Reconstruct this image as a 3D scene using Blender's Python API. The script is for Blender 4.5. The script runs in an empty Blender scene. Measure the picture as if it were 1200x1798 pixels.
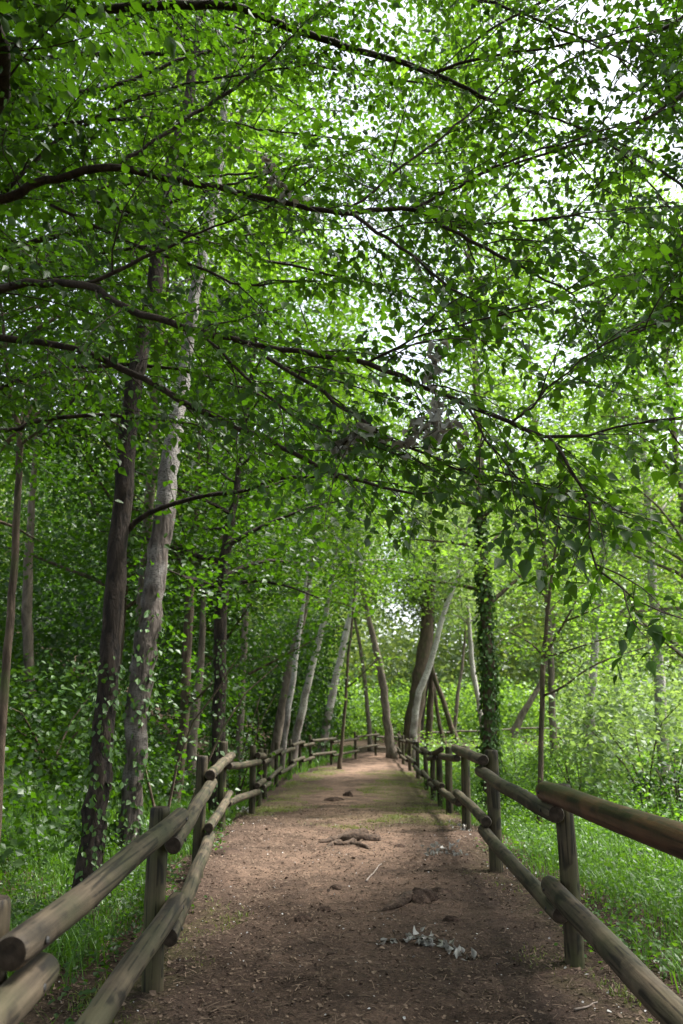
import bpy, math, random
import numpy as np
from mathutils import Vector, Matrix

# ------------------------------------------------------------------ camera
SC = bpy.context.scene
COL = SC.collection
IW, IH, FPX, HOR = 1200.0, 1798.0, 1400.0, 1230.0
CAMZ = 1.5
TH = math.atan((HOR - IH / 2) / FPX)
cam_d = bpy.data.cameras.new('camera')
cam = bpy.data.objects.new('camera', cam_d)
COL.objects.link(cam)
cam.location = (0, 0, CAMZ)
cam.rotation_euler = (math.pi / 2 + TH, 0, 0)
cam_d.sensor_fit = 'VERTICAL'
cam_d.sensor_height = 36.0
cam_d.lens = 36.0 * FPX / IH
cam_d.clip_start = 0.05
cam_d.clip_end = 2000
cam_d.dof.use_dof = True
cam_d.dof.focus_distance = 4.3
cam_d.dof.aperture_fstop = 3.2
SC.camera = cam

# ------------------------------------------------------------------ world, sun, exposure
SUN_EL, SUN_AZ = math.radians(60), math.radians(74)
world = bpy.data.worlds.new('World')
SC.world = world
world.use_nodes = True
wn = world.node_tree
wn.nodes.clear()
sky = wn.nodes.new('ShaderNodeTexSky')
sky.sky_type = 'NISHITA'
sky.sun_disc = False
sky.sun_elevation = SUN_EL
sky.sun_rotation = SUN_AZ
sky.air_density = 1.0
sky.dust_density = 2.5
sky.ozone_density = 1.0
bg = wn.nodes.new('ShaderNodeBackground')
bg.inputs[1].default_value = 0.15
wo = wn.nodes.new('ShaderNodeOutputWorld')
hs = wn.nodes.new('ShaderNodeHueSaturation')
hs.inputs['Saturation'].default_value = 0.4
wn.links.new(sky.outputs[0], hs.inputs['Color'])
wn.links.new(hs.outputs[0], bg.inputs[0])
wn.links.new(bg.outputs[0], wo.inputs[0])
sl = bpy.data.lights.new('sun', 'SUN')
sl.energy = 5.0
sl.angle = math.radians(16)
sl.color = (1.0, 0.96, 0.90)
sun = bpy.data.objects.new('sun', sl)
COL.objects.link(sun)
sun.location = (20, 20, 40)
sdir = Vector((math.cos(SUN_EL) * math.sin(SUN_AZ), math.cos(SUN_EL) * math.cos(SUN_AZ), math.sin(SUN_EL)))
sun.rotation_euler = (-sdir).to_track_quat('-Z', 'Y').to_euler()
SC.view_settings.view_transform = 'Standard'
SC.view_settings.look = 'None'
SC.view_settings.exposure = 1.7
SC.view_settings.gamma = 1.0
SC.render.engine = 'CYCLES'
cy = SC.cycles
cy.max_bounces = 10
cy.diffuse_bounces = 6
cy.glossy_bounces = 2
cy.transmission_bounces = 6
cy.transparent_max_bounces = 4
cy.caustics_reflective = False
cy.caustics_refractive = False
cy.use_denoising = True
cy.sample_clamp_indirect = 6.0

# ------------------------------------------------------------------ helpers
CT, ST = math.cos(TH), math.sin(TH)


def ray(px, py):
    u = (px - IW / 2) / FPX
    v = (IH / 2 - py) / FPX
    return np.array((u, CT - v * ST, ST + v * CT))


def at(px, py, Y):
    d = ray(px, py)
    return np.array((0, 0, CAMZ)) + d * (Y / d[1])


def mpp(p):
    """metres per photo pixel at world point p"""
    return (p[1] * CT + (p[2] - CAMZ) * ST) / FPX


def sstep(t):
    t = np.clip(t, 0, 1)
    return t * t * (3 - 2 * t)


def zg(x, y):
    x = np.asarray(x, float)
    y = np.asarray(y, float)
    z = -0.55 * sstep((y - 8) / 12) - 0.2 * sstep((y - 20) / 15)
    t = np.clip(-x - 2.4 - 1.2 * sstep((y - 15) / 10), 0, None)
    bank = 0.72 * (np.sqrt(t * t + 0.25) - 0.5) * sstep((y - 2) / 8)
    bank = 6.2 * np.tanh(bank / 6.2)
    z = z + bank
    z = z - 0.12 * sstep((x - 1.5) / 1.2)
    z = z + (5.0 + 0.9 * np.sin(x * 0.23 + 1.0) + 0.6 * np.sin(x * 0.61)) * sstep((y - 50) / 40) * sstep((x + 12) / 10)
    z = z + 0.03 * np.sin(x * 1.7 + 0.6 * y) * np.sin(y * 1.3 - 0.4 * x) * sstep((np.abs(x) - 1.2) / 1.0)
    z = z + 0.10 * np.sin(x * 0.6 + 1.0) * np.sin(y * 0.45) * sstep((np.abs(x) - 3.5) / 3)
    return z


def gp(px, py):
    """ground point seen at a photo pixel"""
    d = ray(px, py)
    o = np.array((0, 0, CAMZ))
    s = 1.0
    for _ in range(4000):
        p = o + d * s
        if p[2] <= zg(p[0], p[1]):
            break
        s += 0.02
    return np.array((p[0], p[1], float(zg(p[0], p[1]))))


class MB:
    """collects geometry and links it as one mesh object"""

    def __init__(self):
        self.v, self.l, self.s, self.m, self.n = [], [], [], [], 0

    def add(self, V, F, mi=0):
        """V (n,3); F (m,k) int"""
        V = np.asarray(V, float).reshape(-1, 3)
        F = np.asarray(F, int)
        self.v.append(V)
        self.l.append((F + self.n).ravel())
        self.s.append(np.full(len(F), F.shape[1]))
        self.m.append(np.full(len(F), mi))
        self.n += len(V)

    def tube(self, P, R, sides=8, cap=True, mi=0, jitter=0.0, rng=None):
        P = np.asarray(P, float)
        n = len(P)
        R = np.broadcast_to(np.asarray(R, float), (n,))
        T = np.gradient(P, axis=0)
        T /= np.linalg.norm(T, axis=1)[:, None] + 1e-9
        ref = np.array((0, 0, 1.0)) if abs(T[0][2]) < 0.9 else np.array((1.0, 0, 0))
        A = np.zeros((n, 3))
        a = np.cross(T[0], ref)
        a /= np.linalg.norm(a)
        for i in range(n):
            a = a - T[i] * np.dot(a, T[i])
            a /= np.linalg.norm(a) + 1e-9
            A[i] = a
        B = np.cross(T, A)
        ph = np.arange(sides) * 2 * math.pi / sides
        rr = R[:, None] * np.ones(sides)[None]
        if jitter and rng is not None:
            rr = rr * (1 + jitter * rng.standard_normal((n, sides)))
        V = P[:, None] + rr[..., None] * (np.cos(ph)[None, :, None] * A[:, None] + np.sin(ph)[None, :, None] * B[:, None])
        i, j = np.meshgrid(np.arange(n - 1), np.arange(sides), indexing='ij')
        j2 = (j + 1) % sides
        F = np.stack((i * sides + j, i * sides + j2, (i + 1) * sides + j2, (i + 1) * sides + j), -1).reshape(-1, 4)
        self.add(V.reshape(-1, 3), F, mi)
        if cap:
            k = self.n - n * sides
            self.l.append(np.arange(k + (n - 1) * sides, k + n * sides))
            self.l.append(np.arange(k, k + sides)[::-1])
            self.s.append(np.array((sides, sides)))
            self.m.append(np.array((mi, mi)))

    def build(self, name, mats, parent=None, origin=None, smooth=True):
        me = bpy.data.meshes.new(name)
        V = np.concatenate(self.v) if self.v else np.zeros((0, 3))
        if origin is not None:
            V = V - np.asarray(origin)
        L = np.concatenate(self.l)
        S = np.concatenate(self.s)
        me.vertices.add(len(V))
        me.vertices.foreach_set('co', V.astype(np.float32).ravel())
        me.loops.add(len(L))
        me.loops.foreach_set('vertex_index', L.astype(np.int32))
        me.polygons.add(len(S))
        st = np.concatenate(((0,), np.cumsum(S)[:-1]))
        me.polygons.foreach_set('loop_start', st.astype(np.int32))
        me.polygons.foreach_set('material_index', np.concatenate(self.m).astype(np.int32))
        me.polygons.foreach_set('use_smooth', np.full(len(S), smooth))
        for m in (mats if isinstance(mats, (list, tuple)) else [mats]):
            me.materials.append(m)
        me.update(calc_edges=True)
        o = bpy.data.objects.new(name, me)
        COL.objects.link(o)
        if parent is not None:
            o.parent = parent
        elif origin is not None:
            o.location = origin
        return o


def tag(o, label=None, cat=None, group=None, kind=None):
    if label:
        o['label'] = label
    if cat:
        o['category'] = cat
    if group:
        o['group'] = group
    if kind:
        o['kind'] = kind
    return o


def thing(name, loc, label, cat, group=None):
    o = bpy.data.objects.new(name, None)
    COL.objects.link(o)
    o.location = loc
    o.empty_display_size = 0.2
    return tag(o, label, cat, group)


def unit(a):
    return a / (np.linalg.norm(a, axis=-1, keepdims=True) + 1e-9)


def resample(P, step):
    P = np.asarray(P, float)
    # Catmull-Rom through the points, then even spacing
    Q = np.vstack((2 * P[0] - P[1], P, 2 * P[-1] - P[-2]))
    out = []
    for i in range(1, len(Q) - 2):
        p0, p1, p2, p3 = Q[i - 1], Q[i], Q[i + 1], Q[i + 2]
        for t in np.linspace(0, 1, 12, endpoint=False):
            out.append(0.5 * (2 * p1 + (p2 - p0) * t + (2 * p0 - 5 * p1 + 4 * p2 - p3) * t * t + (3 * p1 - p0 - 3 * p2 + p3) * t ** 3))
    out.append(P[-1])
    out = np.array(out)
    s = np.concatenate(((0,), np.cumsum(np.linalg.norm(np.diff(out[:, :3], axis=0), axis=1))))
    n = max(3, int(s[-1] / step) + 1)
    q = np.linspace(0, s[-1], n)
    return np.stack([np.interp(q, s, out[:, k]) for k in range(out.shape[1])], 1)


# leaf templates: (side, along, normal) + faces
LEAF_FINE = (np.array(((0, 0, 0), (.25, .13, .05), (.36, .36, .07), (.19, .70, .04), (0, 1.08, -.07), (-.19, .70, .04), (-.36, .36, .07), (-.25, .13, .05), (0, .5, -.03))),
             np.array(((0, 1, 2, 8), (8, 2, 3, 4), (0, 8, 6, 7), (8, 4, 5, 6))))
LEAF_MID = (np.array(((0, 0, 0), (.38, .35, .08), (.24, .72, .04), (0, 1.0, -.04), (-.24, .72, .04), (-.38, .35, .08))),
            np.array(((0, 1, 2, 3), (0, 3, 4, 5))))
LEAF_THIN = (np.array(((-.035, 0, 0), (.035, 0, 0), (.05, .5, .06), (.02, 1.0, .01), (-.02, 1.0, .01), (-.02, .5, .06))), np.array(((0, 1, 2, 5), (5, 2, 3, 4))))
LEAF_FAR = (np.array(((0, 0, 0), (.42, .45, .06), (0, 1.0, 0), (-.42, .45, .06))), np.array(((0, 1, 2, 3),)))


def leaves(mb, P, axis, normal, size, tpl=LEAF_MID, mi=0):
    axis = unit(axis)
    normal = unit(normal - axis * np.sum(normal * axis, 1, keepdims=True))
    side = np.cross(axis, normal)
    T, F = tpl
    size = np.asarray(size).reshape(-1, 1, 1) * np.ones((len(P), 1, 1))
    V = P[:, None] + size * (T[None, :, 0:1] * side[:, None] + T[None, :, 1:2] * axis[:, None] + T[None, :, 2:3] * normal[:, None])
    k = len(T)
    FF = (F[None] + (np.arange(len(P)) * k)[:, None, None]).reshape(-1, F.shape[1])
    mb.add(V.reshape(-1, 3), FF, mi)


def leaf_cloud(mb, rng, centers, n_per, sig, size, tpl=LEAF_MID, tilt=0.55, hang=0.25, mi=0):
    C = np.repeat(np.asarray(centers), n_per, axis=0)
    N = len(C)
    sig = np.broadcast_to(np.asarray(sig, float), (3,))
    off = rng.standard_normal((N, 3)) * sig
    off[:, 2] -= 0.12 * (off[:, 0] ** 2 + off[:, 1] ** 2) / max(sig[0], 1e-3)
    P = C + off
    az = rng.uniform(0, 2 * math.pi, N)
    ax = np.stack((np.cos(az), np.sin(az), rng.normal(-hang, 0.4, N)), 1)
    nm = np.stack((rng.normal(0, tilt, N), rng.normal(0, tilt, N), np.ones(N)), 1)
    leaves(mb, P, ax, nm, size * rng.uniform(0.6, 1.25, N), tpl, mi)
    return P


# ------------------------------------------------------------------ materials
def new_mat(name):
    m = bpy.data.materials.new(name)
    m.use_nodes = True
    nt = m.node_tree
    nt.nodes.clear()
    return m, nt, nt.nodes, nt.links


def ramp(N, cols):
    r = N.new('ShaderNodeValToRGB')
    e = r.color_ramp.elements
    while len(e) < len(cols):
        e.new(0.5)
    for el, (p, c) in zip(e, cols):
        el.position = p
        el.color = (*c, 1)
    return r


def leaf_mat(name, refl_a, refl_b, trans, gloss=0.03, mixf=0.5, rough=0.45):
    m, nt, N, L = new_mat(name)
    geo = N.new('ShaderNodeNewGeometry')
    tc = N.new('ShaderNodeTexCoord')
    nz = N.new('ShaderNodeTexNoise')
    nz.inputs['Scale'].default_value = 0.9
    L.new(tc.outputs['Object'], nz.inputs['Vector'])
    ad = N.new('ShaderNodeMath')
    ad.operation = 'MULTIPLY_ADD'
    ad.inputs[1].default_value = 0.6
    L.new(geo.outputs['Random Per Island'], ad.inputs[0])
    mu = N.new('ShaderNodeMath')
    mu.operation = 'MULTIPLY'
    mu.inputs[1].default_value = 0.5
    L.new(nz.outputs[0], mu.inputs[0])
    L.new(mu.outputs[0], ad.inputs[2])
    r1 = ramp(N, ((0.1, refl_a), (0.9, refl_b)))
    L.new(ad.outputs[0], r1.inputs[0])
    ta = tuple(c * 0.7 for c in trans)
    tb = (trans[0] * 1.45, trans[1] * 1.25, trans[2])
    r2 = ramp(N, ((0.1, ta), (0.9, tb)))
    L.new(ad.outputs[0], r2.inputs[0])
    df = N.new('ShaderNodeBsdfDiffuse')
    L.new(r1.outputs[0], df.inputs[0])
    tr = N.new('ShaderNodeBsdfTranslucent')
    L.new(r2.outputs[0], tr.inputs[0])
    mx = N.new('ShaderNodeMixShader')
    mx.inputs[0].default_value = mixf
    L.new(df.outputs[0], mx.inputs[1])
    L.new(tr.outputs[0], mx.inputs[2])
    gl = N.new('ShaderNodeBsdfGlossy')
    gl.inputs['Roughness'].default_value = rough
    gl.inputs['Color'].default_value = (0.9, 0.95, 0.9, 1)
    m2 = N.new('ShaderNodeMixShader')
    m2.inputs[0].default_value = gloss
    L.new(mx.outputs[0], m2.inputs[1])
    L.new(gl.outputs[0], m2.inputs[2])
    o = N.new('ShaderNodeOutputMaterial')
    L.new(m2.outputs[0], o.inputs[0])
    return m


def bark_mat(name, dark, light, scale=(14, 14, 2.2), bump=0.6, moss=None, white=None):
    """furrowed bark; white = (colour, z where the pale bark begins, blend height)"""
    m, nt, N, L = new_mat(name)
    tc = N.new('ShaderNodeTexCoord')
    mp = N.new('ShaderNodeMapping')
    mp.inputs['Scale'].default_value = scale
    L.new(tc.outputs['Object'], mp.inputs[0])
    nz = N.new('ShaderNodeTexNoise')
    nz.inputs['Scale'].default_value = 1.0
    nz.inputs['Detail'].default_value = 6
    nz.inputs['Roughness'].default_value = 0.65
    nz.inputs['Distortion'].default_value = 0.6
    L.new(mp.outputs[0], nz.inputs['Vector'])
    r = ramp(N, ((0.36, dark), (0.66, light)))
    L.new(nz.outputs[0], r.inputs[0])
    col = r.outputs[0]
    h = nz.outputs[0]
    if white:
        wc, z0, bl = white
        mp2 = N.new('ShaderNodeMapping')
        mp2.inputs['Scale'].default_value = (6, 6, 20)
        L.new(tc.outputs['Object'], mp2.inputs[0])
        n2 = N.new('ShaderNodeTexNoise')
        n2.inputs['Detail'].default_value = 5
        n2.inputs['Roughness'].default_value = 0.6
        L.new(mp2.outputs[0], n2.inputs['Vector'])
        r2 = ramp(N, ((0.41, tuple(c * 0.12 for c in wc)), (0.47, tuple(c * 0.8 for c in wc)), (0.7, tuple(min(1, c * 1.2) for c in wc))))
        L.new(n2.outputs[0], r2.inputs[0])
        sx = N.new('ShaderNodeSeparateXYZ')
        L.new(tc.outputs['Object'], sx.inputs[0])
        n3 = N.new('ShaderNodeTexNoise')
        n3.inputs['Scale'].default_value = 3.0
        n3.inputs['Detail'].default_value = 4
        L.new(tc.outputs['Object'], n3.inputs['Vector'])
        mr = N.new('ShaderNodeMapRange')
        mr.inputs['From Min'].default_value = z0
        mr.inputs['From Max'].default_value = z0 + bl
        L.new(sx.outputs['Z'], mr.inputs['Value'])
        ad = N.new('ShaderNodeMath')
        ad.operation = 'MULTIPLY_ADD'
        ad.inputs[1].default_value = 3.0
        ad.inputs[2].default_value = -1.5
        L.new(n3.outputs[0], ad.inputs[0])
        a2 = N.new('ShaderNodeMath')
        a2.operation = 'ADD'
        a2.use_clamp = True
        L.new(ad.outputs[0], a2.inputs[0])
        L.new(mr.outputs[0], a2.inputs[1])
        mxc = N.new('ShaderNodeMixRGB')
        L.new(a2.outputs[0], mxc.inputs[0])
        L.new(col, mxc.inputs[1])
        L.new(r2.outputs[0], mxc.inputs[2])
        col = mxc.outputs[0]
    if moss:
        n4 = N.new('ShaderNodeTexNoise')
        n4.inputs['Scale'].default_value = 2.2
        n4.inputs['Detail'].default_value = 5
        L.new(tc.outputs['Object'], n4.inputs['Vector'])
        r4 = ramp(N, ((0.5, (0, 0, 0)), (0.68, (0.75, 0.75, 0.75))))
        L.new(n4.outputs[0], r4.inputs[0])
        mm = N.new('ShaderNodeMixRGB')
        mm.inputs[2].default_value = (*moss, 1)
        L.new(r4.outputs[0], mm.inputs[0])
        L.new(col, mm.inputs[1])
        col = mm.outputs[0]
    b = N.new('ShaderNodeBump')
    b.inputs['Strength'].default_value = bump
    b.inputs['Distance'].default_value = 0.05
    L.new(h, b.inputs['Height'])
    p = N.new('ShaderNodeBsdfPrincipled')
    p.inputs['Roughness'].default_value = 0.85
    p.inputs['Specular IOR Level'].default_value = 0.25
    L.new(col, p.inputs['Base Color'])
    L.new(b.outputs[0], p.inputs['Normal'])
    o = N.new('ShaderNodeOutputMaterial')
    L.new(p.outputs[0], o.inputs[0])
    return m


def log_mat(name, dark, light, moss, mossamt=0.5, rough=0.7):
    """weathered round timber, grain along local Z"""
    m, nt, N, L = new_mat(name)
    tc = N.new('ShaderNodeTexCoord')
    oi = N.new('ShaderNodeObjectInfo')
    va = N.new('ShaderNodeVectorMath')
    va.operation = 'ADD'
    cx = N.new('ShaderNodeCombineXYZ')
    ml = N.new('ShaderNodeMath')
    ml.operation = 'MULTIPLY'
    ml.inputs[1].default_value = 37.0
    L.new(oi.outputs['Random'], ml.inputs[0])
    for k in range(3):
        L.new(ml.outputs[0], cx.inputs[k])
    L.new(tc.outputs['Object'], va.inputs[0])
    L.new(cx.outputs[0], va.inputs[1])
    mp = N.new('ShaderNodeMapping')
    mp.inputs['Scale'].default_value = (42, 42, 2.0)
    L.new(va.outputs[0], mp.inputs[0])
    nz = N.new('ShaderNodeTexNoise')
    nz.inputs['Scale'].default_value = 1.0
    nz.inputs['Detail'].default_value = 7
    nz.inputs['Roughness'].default_value = 0.65
    L.new(mp.outputs[0], nz.inputs['Vector'])
    r = ramp(N, ((0.3, dark), (0.7, light)))
    L.new(nz.outputs[0], r.inputs[0])
    # blotches
    nb = N.new('ShaderNodeTexNoise')
    nb.inputs['Scale'].default_value = 5.0
    nb.inputs['Detail'].default_value = 5
    L.new(va.outputs[0], nb.inputs['Vector'])
    rb = ramp(N, ((0.3, (0.42, 0.42, 0.42)), (0.7, (1.25, 1.22, 1.15))))
    L.new(nb.outputs[0], rb.inputs[0])
    mu = N.new('ShaderNodeMixRGB')
    mu.blend_type = 'MULTIPLY'
    mu.inputs[0].default_value = 1.0
    L.new(r.outputs[0], mu.inputs[1])
    L.new(rb.outputs[0], mu.inputs[2])
    # green algae bloom in patches
    n4 = N.new('ShaderNodeTexNoise')
    n4.inputs['Scale'].default_value = 3.1
    n4.inputs['Detail'].default_value = 6
    L.new(va.outputs[0], n4.inputs['Vector'])
    r4 = ramp(N, ((0.42, (0, 0, 0)), (0.68, (mossamt,) * 3)))
    L.new(n4.outputs[0], r4.inputs[0])
    mm = N.new('ShaderNodeMixRGB')
    mm.inputs[2].default_value = (*moss, 1)
    L.new(r4.outputs[0], mm.inputs[0])
    L.new(mu.outputs[0], mm.inputs[1])
    # drying cracks
    mp2 = N.new('ShaderNodeMapping')
    mp2.inputs['Scale'].default_value = (24, 24, 0.8)
    L.new(va.outputs[0], mp2.inputs[0])
    vo = N.new('ShaderNodeTexVoronoi')
    vo.feature = 'DISTANCE_TO_EDGE'
    vo.inputs['Scale'].default_value = 1.0
    L.new(mp2.outputs[0], vo.inputs['Vector'])
    r5 = ramp(N, ((0.0, (0.10, 0.09, 0.08)), (0.05, (0.25, 0.22, 0.2)), (0.11, (1, 1, 1))))
    L.new(vo.outputs['Distance'], r5.inputs[0])
    nm = N.new('ShaderNodeTexNoise')
    nm.inputs['Scale'].default_value = 6.0
    L.new(va.outputs[0], nm.inputs['Vector'])
    rk = ramp(N, ((0.44, (0, 0, 0)), (0.52, (0.9, 0.9, 0.9))))
    L.new(nm.outputs[0], rk.inputs[0])
    m5 = N.new('ShaderNodeMixRGB')
    m5.blend_type = 'MULTIPLY'
    L.new(rk.outputs[0], m5.inputs[0])
    L.new(mm.outputs[0], m5.inputs[1])
    L.new(r5.outputs[0], m5.inputs[2])
    hh = N.new('ShaderNodeMath')
    hh.operation = 'MULTIPLY_ADD'
    hh.inputs[1].default_value = 0.5
    L.new(nz.outputs[0], hh.inputs[0])
    L.new(nb.outputs[0], hh.inputs[2])
    b = N.new('ShaderNodeBump')
    b.inputs['Strength'].default_value = 0.8
    b.inputs['Distance'].default_value = 0.008
    L.new(hh.outputs[0], b.inputs['Height'])
    p = N.new('ShaderNodeBsdfPrincipled')
    p.inputs['Roughness'].default_value = rough
    p.inputs['Specular IOR Level'].default_value = 0.3
    L.new(m5.outputs[0], p.inputs['Base Color'])
    L.new(b.outputs[0], p.inputs['Normal'])
    o = N.new('ShaderNodeOutputMaterial')
    L.new(p.outputs[0], o.inputs[0])
    return m


def plain_mat(name, a, b, scale=20, rough=0.85, bump=0.3, island=False, spec=0.2):
    m, nt, N, L = new_mat(name)
    tc = N.new('ShaderNodeTexCoord')
    nz = N.new('ShaderNodeTexNoise')
    nz.inputs['Scale'].default_value = scale
    nz.inputs['Detail'].default_value = 6
    L.new(tc.outputs['Object'], nz.inputs['Vector'])
    r = ramp(N, ((0.3, a), (0.7, b)))
    if island:
        g = N.new('ShaderNodeNewGeometry')
        L.new(g.outputs['Random Per Island'], r.inputs[0])
        r.color_ramp.elements[0].position = 0
        r.color_ramp.elements[1].position = 1
    else:
        L.new(nz.outputs[0], r.inputs[0])
    p = N.new('ShaderNodeBsdfPrincipled')
    p.inputs['Roughness'].default_value = rough
    p.inputs['Specular IOR Level'].default_value = spec
    L.new(r.outputs[0], p.inputs['Base Color'])
    if bump:
        bb = N.new('ShaderNodeBump')
        bb.inputs['Strength'].default_value = bump
        bb.inputs['Distance'].default_value = 0.02
        L.new(nz.outputs[0], bb.inputs['Height'])
        L.new(bb.outputs[0], p.inputs['Normal'])
    o = N.new('ShaderNodeOutputMaterial')
    L.new(p.outputs[0], o.inputs[0])
    return m


def soil_mat(name, path=True):
    m, nt, N, L = new_mat(name)
    tc = N.new('ShaderNodeTexCoord')

    def noise(sc, det=6, ro=0.6):
        n = N.new('ShaderNodeTexNoise')
        n.inputs['Scale'].default_value = sc
        n.inputs['Detail'].default_value = det
        n.inputs['Roughness'].default_value = ro
        L.new(tc.outputs['Object'], n.inputs['Vector'])
        return n

    def mix(f, a, b, bt='MIX', fac=None):
        x = N.new('ShaderNodeMixRGB')
        x.blend_type = bt
        if f is not None:
            L.new(f, x.inputs[0])
        else:
            x.inputs[0].default_value = fac
        for k, s in ((1, a), (2, b)):
            if isinstance(s, tuple):
                x.inputs[k].default_value = (*s, 1)
            else:
                L.new(s, x.inputs[k])
        return x.outputs[0]

    big = noise(0.9, 5)
    if path:
        c = ramp(N, ((0.34, (0.033, 0.023, 0.017)), (0.52, (0.068, 0.047, 0.036)), (0.68, (0.125, 0.086, 0.064))))
    else:
        c = ramp(N, ((0.35, (0.040, 0.029, 0.020)), (0.65, (0.085, 0.060, 0.043))))
    L.new(big.outputs[0], c.inputs[0])
    col = c.outputs[0]
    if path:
        # sandy worn middle of the path, with its soft light painted into the colour
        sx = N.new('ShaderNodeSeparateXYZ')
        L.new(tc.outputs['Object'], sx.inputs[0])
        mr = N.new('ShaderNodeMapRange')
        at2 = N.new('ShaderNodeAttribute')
        at2.attribute_name = 'lit_tread'
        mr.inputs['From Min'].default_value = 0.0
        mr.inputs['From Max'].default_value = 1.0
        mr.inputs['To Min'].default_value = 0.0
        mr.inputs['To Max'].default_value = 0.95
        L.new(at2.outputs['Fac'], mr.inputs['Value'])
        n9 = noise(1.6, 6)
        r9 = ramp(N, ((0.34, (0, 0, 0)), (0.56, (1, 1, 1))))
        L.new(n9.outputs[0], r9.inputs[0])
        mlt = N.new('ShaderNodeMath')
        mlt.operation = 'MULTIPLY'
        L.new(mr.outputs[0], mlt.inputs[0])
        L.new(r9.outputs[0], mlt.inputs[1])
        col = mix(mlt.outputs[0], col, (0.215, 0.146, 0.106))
    if path:
        at_ = N.new('ShaderNodeAttribute')
        at_.attribute_name = 'moss'
        n7 = noise(7, 7, 0.7)
        r7 = ramp(N, ((0.40, (0, 0, 0)), (0.60, (1, 1, 1))))
        L.new(n7.outputs[0], r7.inputs[0])
        m7 = N.new('ShaderNodeMath')
        m7.operation = 'MULTIPLY'
        L.new(at_.outputs['Fac'], m7.inputs[0])
        L.new(r7.outputs[0], m7.inputs[1])
        col = mix(m7.outputs[0], col, (0.115, 0.125, 0.035))
    fine = noise(55, 8, 0.75)
    rf = ramp(N, ((0.32, (0.35, 0.35, 0.35)), (0.55, (1, 1, 1)), (0.72, (1.7, 1.6, 1.5))))
    L.new(fine.outputs[0], rf.inputs[0])
    col = mix(None, col, rf.outputs[0], 'MULTIPLY', 0.9)
    mid = noise(11, 6, 0.65)
    rm = ramp(N, ((0.3, (0.55, 0.55, 0.55)), (0.6, (1.15, 1.12, 1.1))))
    L.new(mid.outputs[0], rm.inputs[0])
    col = mix(None, col, rm.outputs[0], 'MULTIPLY', 0.9)
    # pale specks: crumbs of leaf, gravel, seed fluff
    vo = N.new('ShaderNodeTexVoronoi')
    vo.inputs['Scale'].default_value = 34
    vo.inputs['Randomness'].default_value = 1.0
    L.new(tc.outputs['Object'], vo.inputs['Vector'])
    rv = ramp(N, ((0.10, (1, 1, 1)), (0.2, (0, 0, 0))))
    L.new(vo.outputs['Distance'], rv.inputs[0])
    sp = N.new('ShaderNodeSeparateColor')
    L.new(vo.outputs['Color'], sp.inputs[0])
    gt = N.new('ShaderNodeMath')
    gt.operation = 'GREATER_THAN'
    gt.inputs[1].default_value = 0.72
    L.new(sp.outputs[0], gt.inputs[0])
    mm = N.new('ShaderNodeMath')
    mm.operation = 'MULTIPLY'
    L.new(gt.outputs[0], mm.inputs[0])
    L.new(rv.outputs[0], mm.inputs[1])
    m8 = N.new('ShaderNodeMath')
    m8.operation = 'MULTIPLY'
    m8.inputs[1].default_value = 0.3
    L.new(mm.outputs[0], m8.inputs[0])
    col = mix(m8.outputs[0], col, (0.30, 0.25, 0.21))
    hs = N.new('ShaderNodeMath')
    hs.operation = 'MULTIPLY_ADD'
    hs.inputs[1].default_value = 0.5
    L.new(fine.outputs[0], hs.inputs[0])
    L.new(mid.outputs[0], hs.inputs[2])
    b = N.new('ShaderNodeBump')
    b.inputs['Strength'].default_value = 0.9
    b.inputs['Distance'].default_value = 0.03
    L.new(hs.outputs[0], b.inputs['Height'])
    p = N.new('ShaderNodeBsdfPrincipled')
    p.inputs['Roughness'].default_value = 0.95
    p.inputs['Specular IOR Level'].default_value = 0.1
    L.new(col, p.inputs['Base Color'])
    L.new(b.outputs[0], p.inputs['Normal'])
    o = N.new('ShaderNodeOutputMaterial')
    L.new(p.outputs[0], o.inputs[0])
    return m


M = {}
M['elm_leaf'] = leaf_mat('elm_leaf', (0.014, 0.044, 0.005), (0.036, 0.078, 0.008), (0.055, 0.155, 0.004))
M['poplar_leaf'] = leaf_mat('poplar_leaf', (0.045, 0.098, 0.013), (0.090, 0.150, 0.026), (0.155, 0.34, 0.016))
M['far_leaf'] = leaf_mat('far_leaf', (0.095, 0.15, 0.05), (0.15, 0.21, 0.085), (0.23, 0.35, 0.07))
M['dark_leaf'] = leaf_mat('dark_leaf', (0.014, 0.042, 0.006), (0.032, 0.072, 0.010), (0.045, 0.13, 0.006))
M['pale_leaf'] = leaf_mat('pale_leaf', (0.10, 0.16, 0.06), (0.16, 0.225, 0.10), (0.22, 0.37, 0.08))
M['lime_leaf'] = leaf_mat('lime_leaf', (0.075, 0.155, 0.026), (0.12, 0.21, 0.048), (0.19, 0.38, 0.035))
M['ivy_leaf'] = leaf_mat('ivy_leaf', (0.022, 0.065, 0.010), (0.065, 0.13, 0.022), (0.07, 0.17, 0.01), gloss=0.03, rough=0.5, mixf=0.3)
M['grass'] = leaf_mat('grass_blade', (0.032, 0.090, 0.008), (0.075, 0.165, 0.018), (0.12, 0.29, 0.012), mixf=0.4)
M['path_grass'] = leaf_mat('path_grass_blade', (0.085, 0.12, 0.020), (0.17, 0.19, 0.045), (0.16, 0.24, 0.03), mixf=0.35)
M['herb_leaf'] = leaf_mat('herb_leaf', (0.035, 0.095, 0.012), (0.085, 0.165, 0.026), (0.12, 0.28, 0.014))
M['dry_leaf'] = leaf_mat('dry_leaf', (0.22, 0.21, 0.185), (0.62, 0.60, 0.56), (0.16, 0.15, 0.13), mixf=0.25, gloss=0.02)
M['fluff'] = plain_mat('poplar_fluff', (0.22, 0.21, 0.20), (0.62, 0.61, 0.59), island=True, bump=0)
M['litter'] = plain_mat('leaf_litter', (0.026, 0.016, 0.011), (0.19, 0.135, 0.095), island=True, bump=0)
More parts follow.
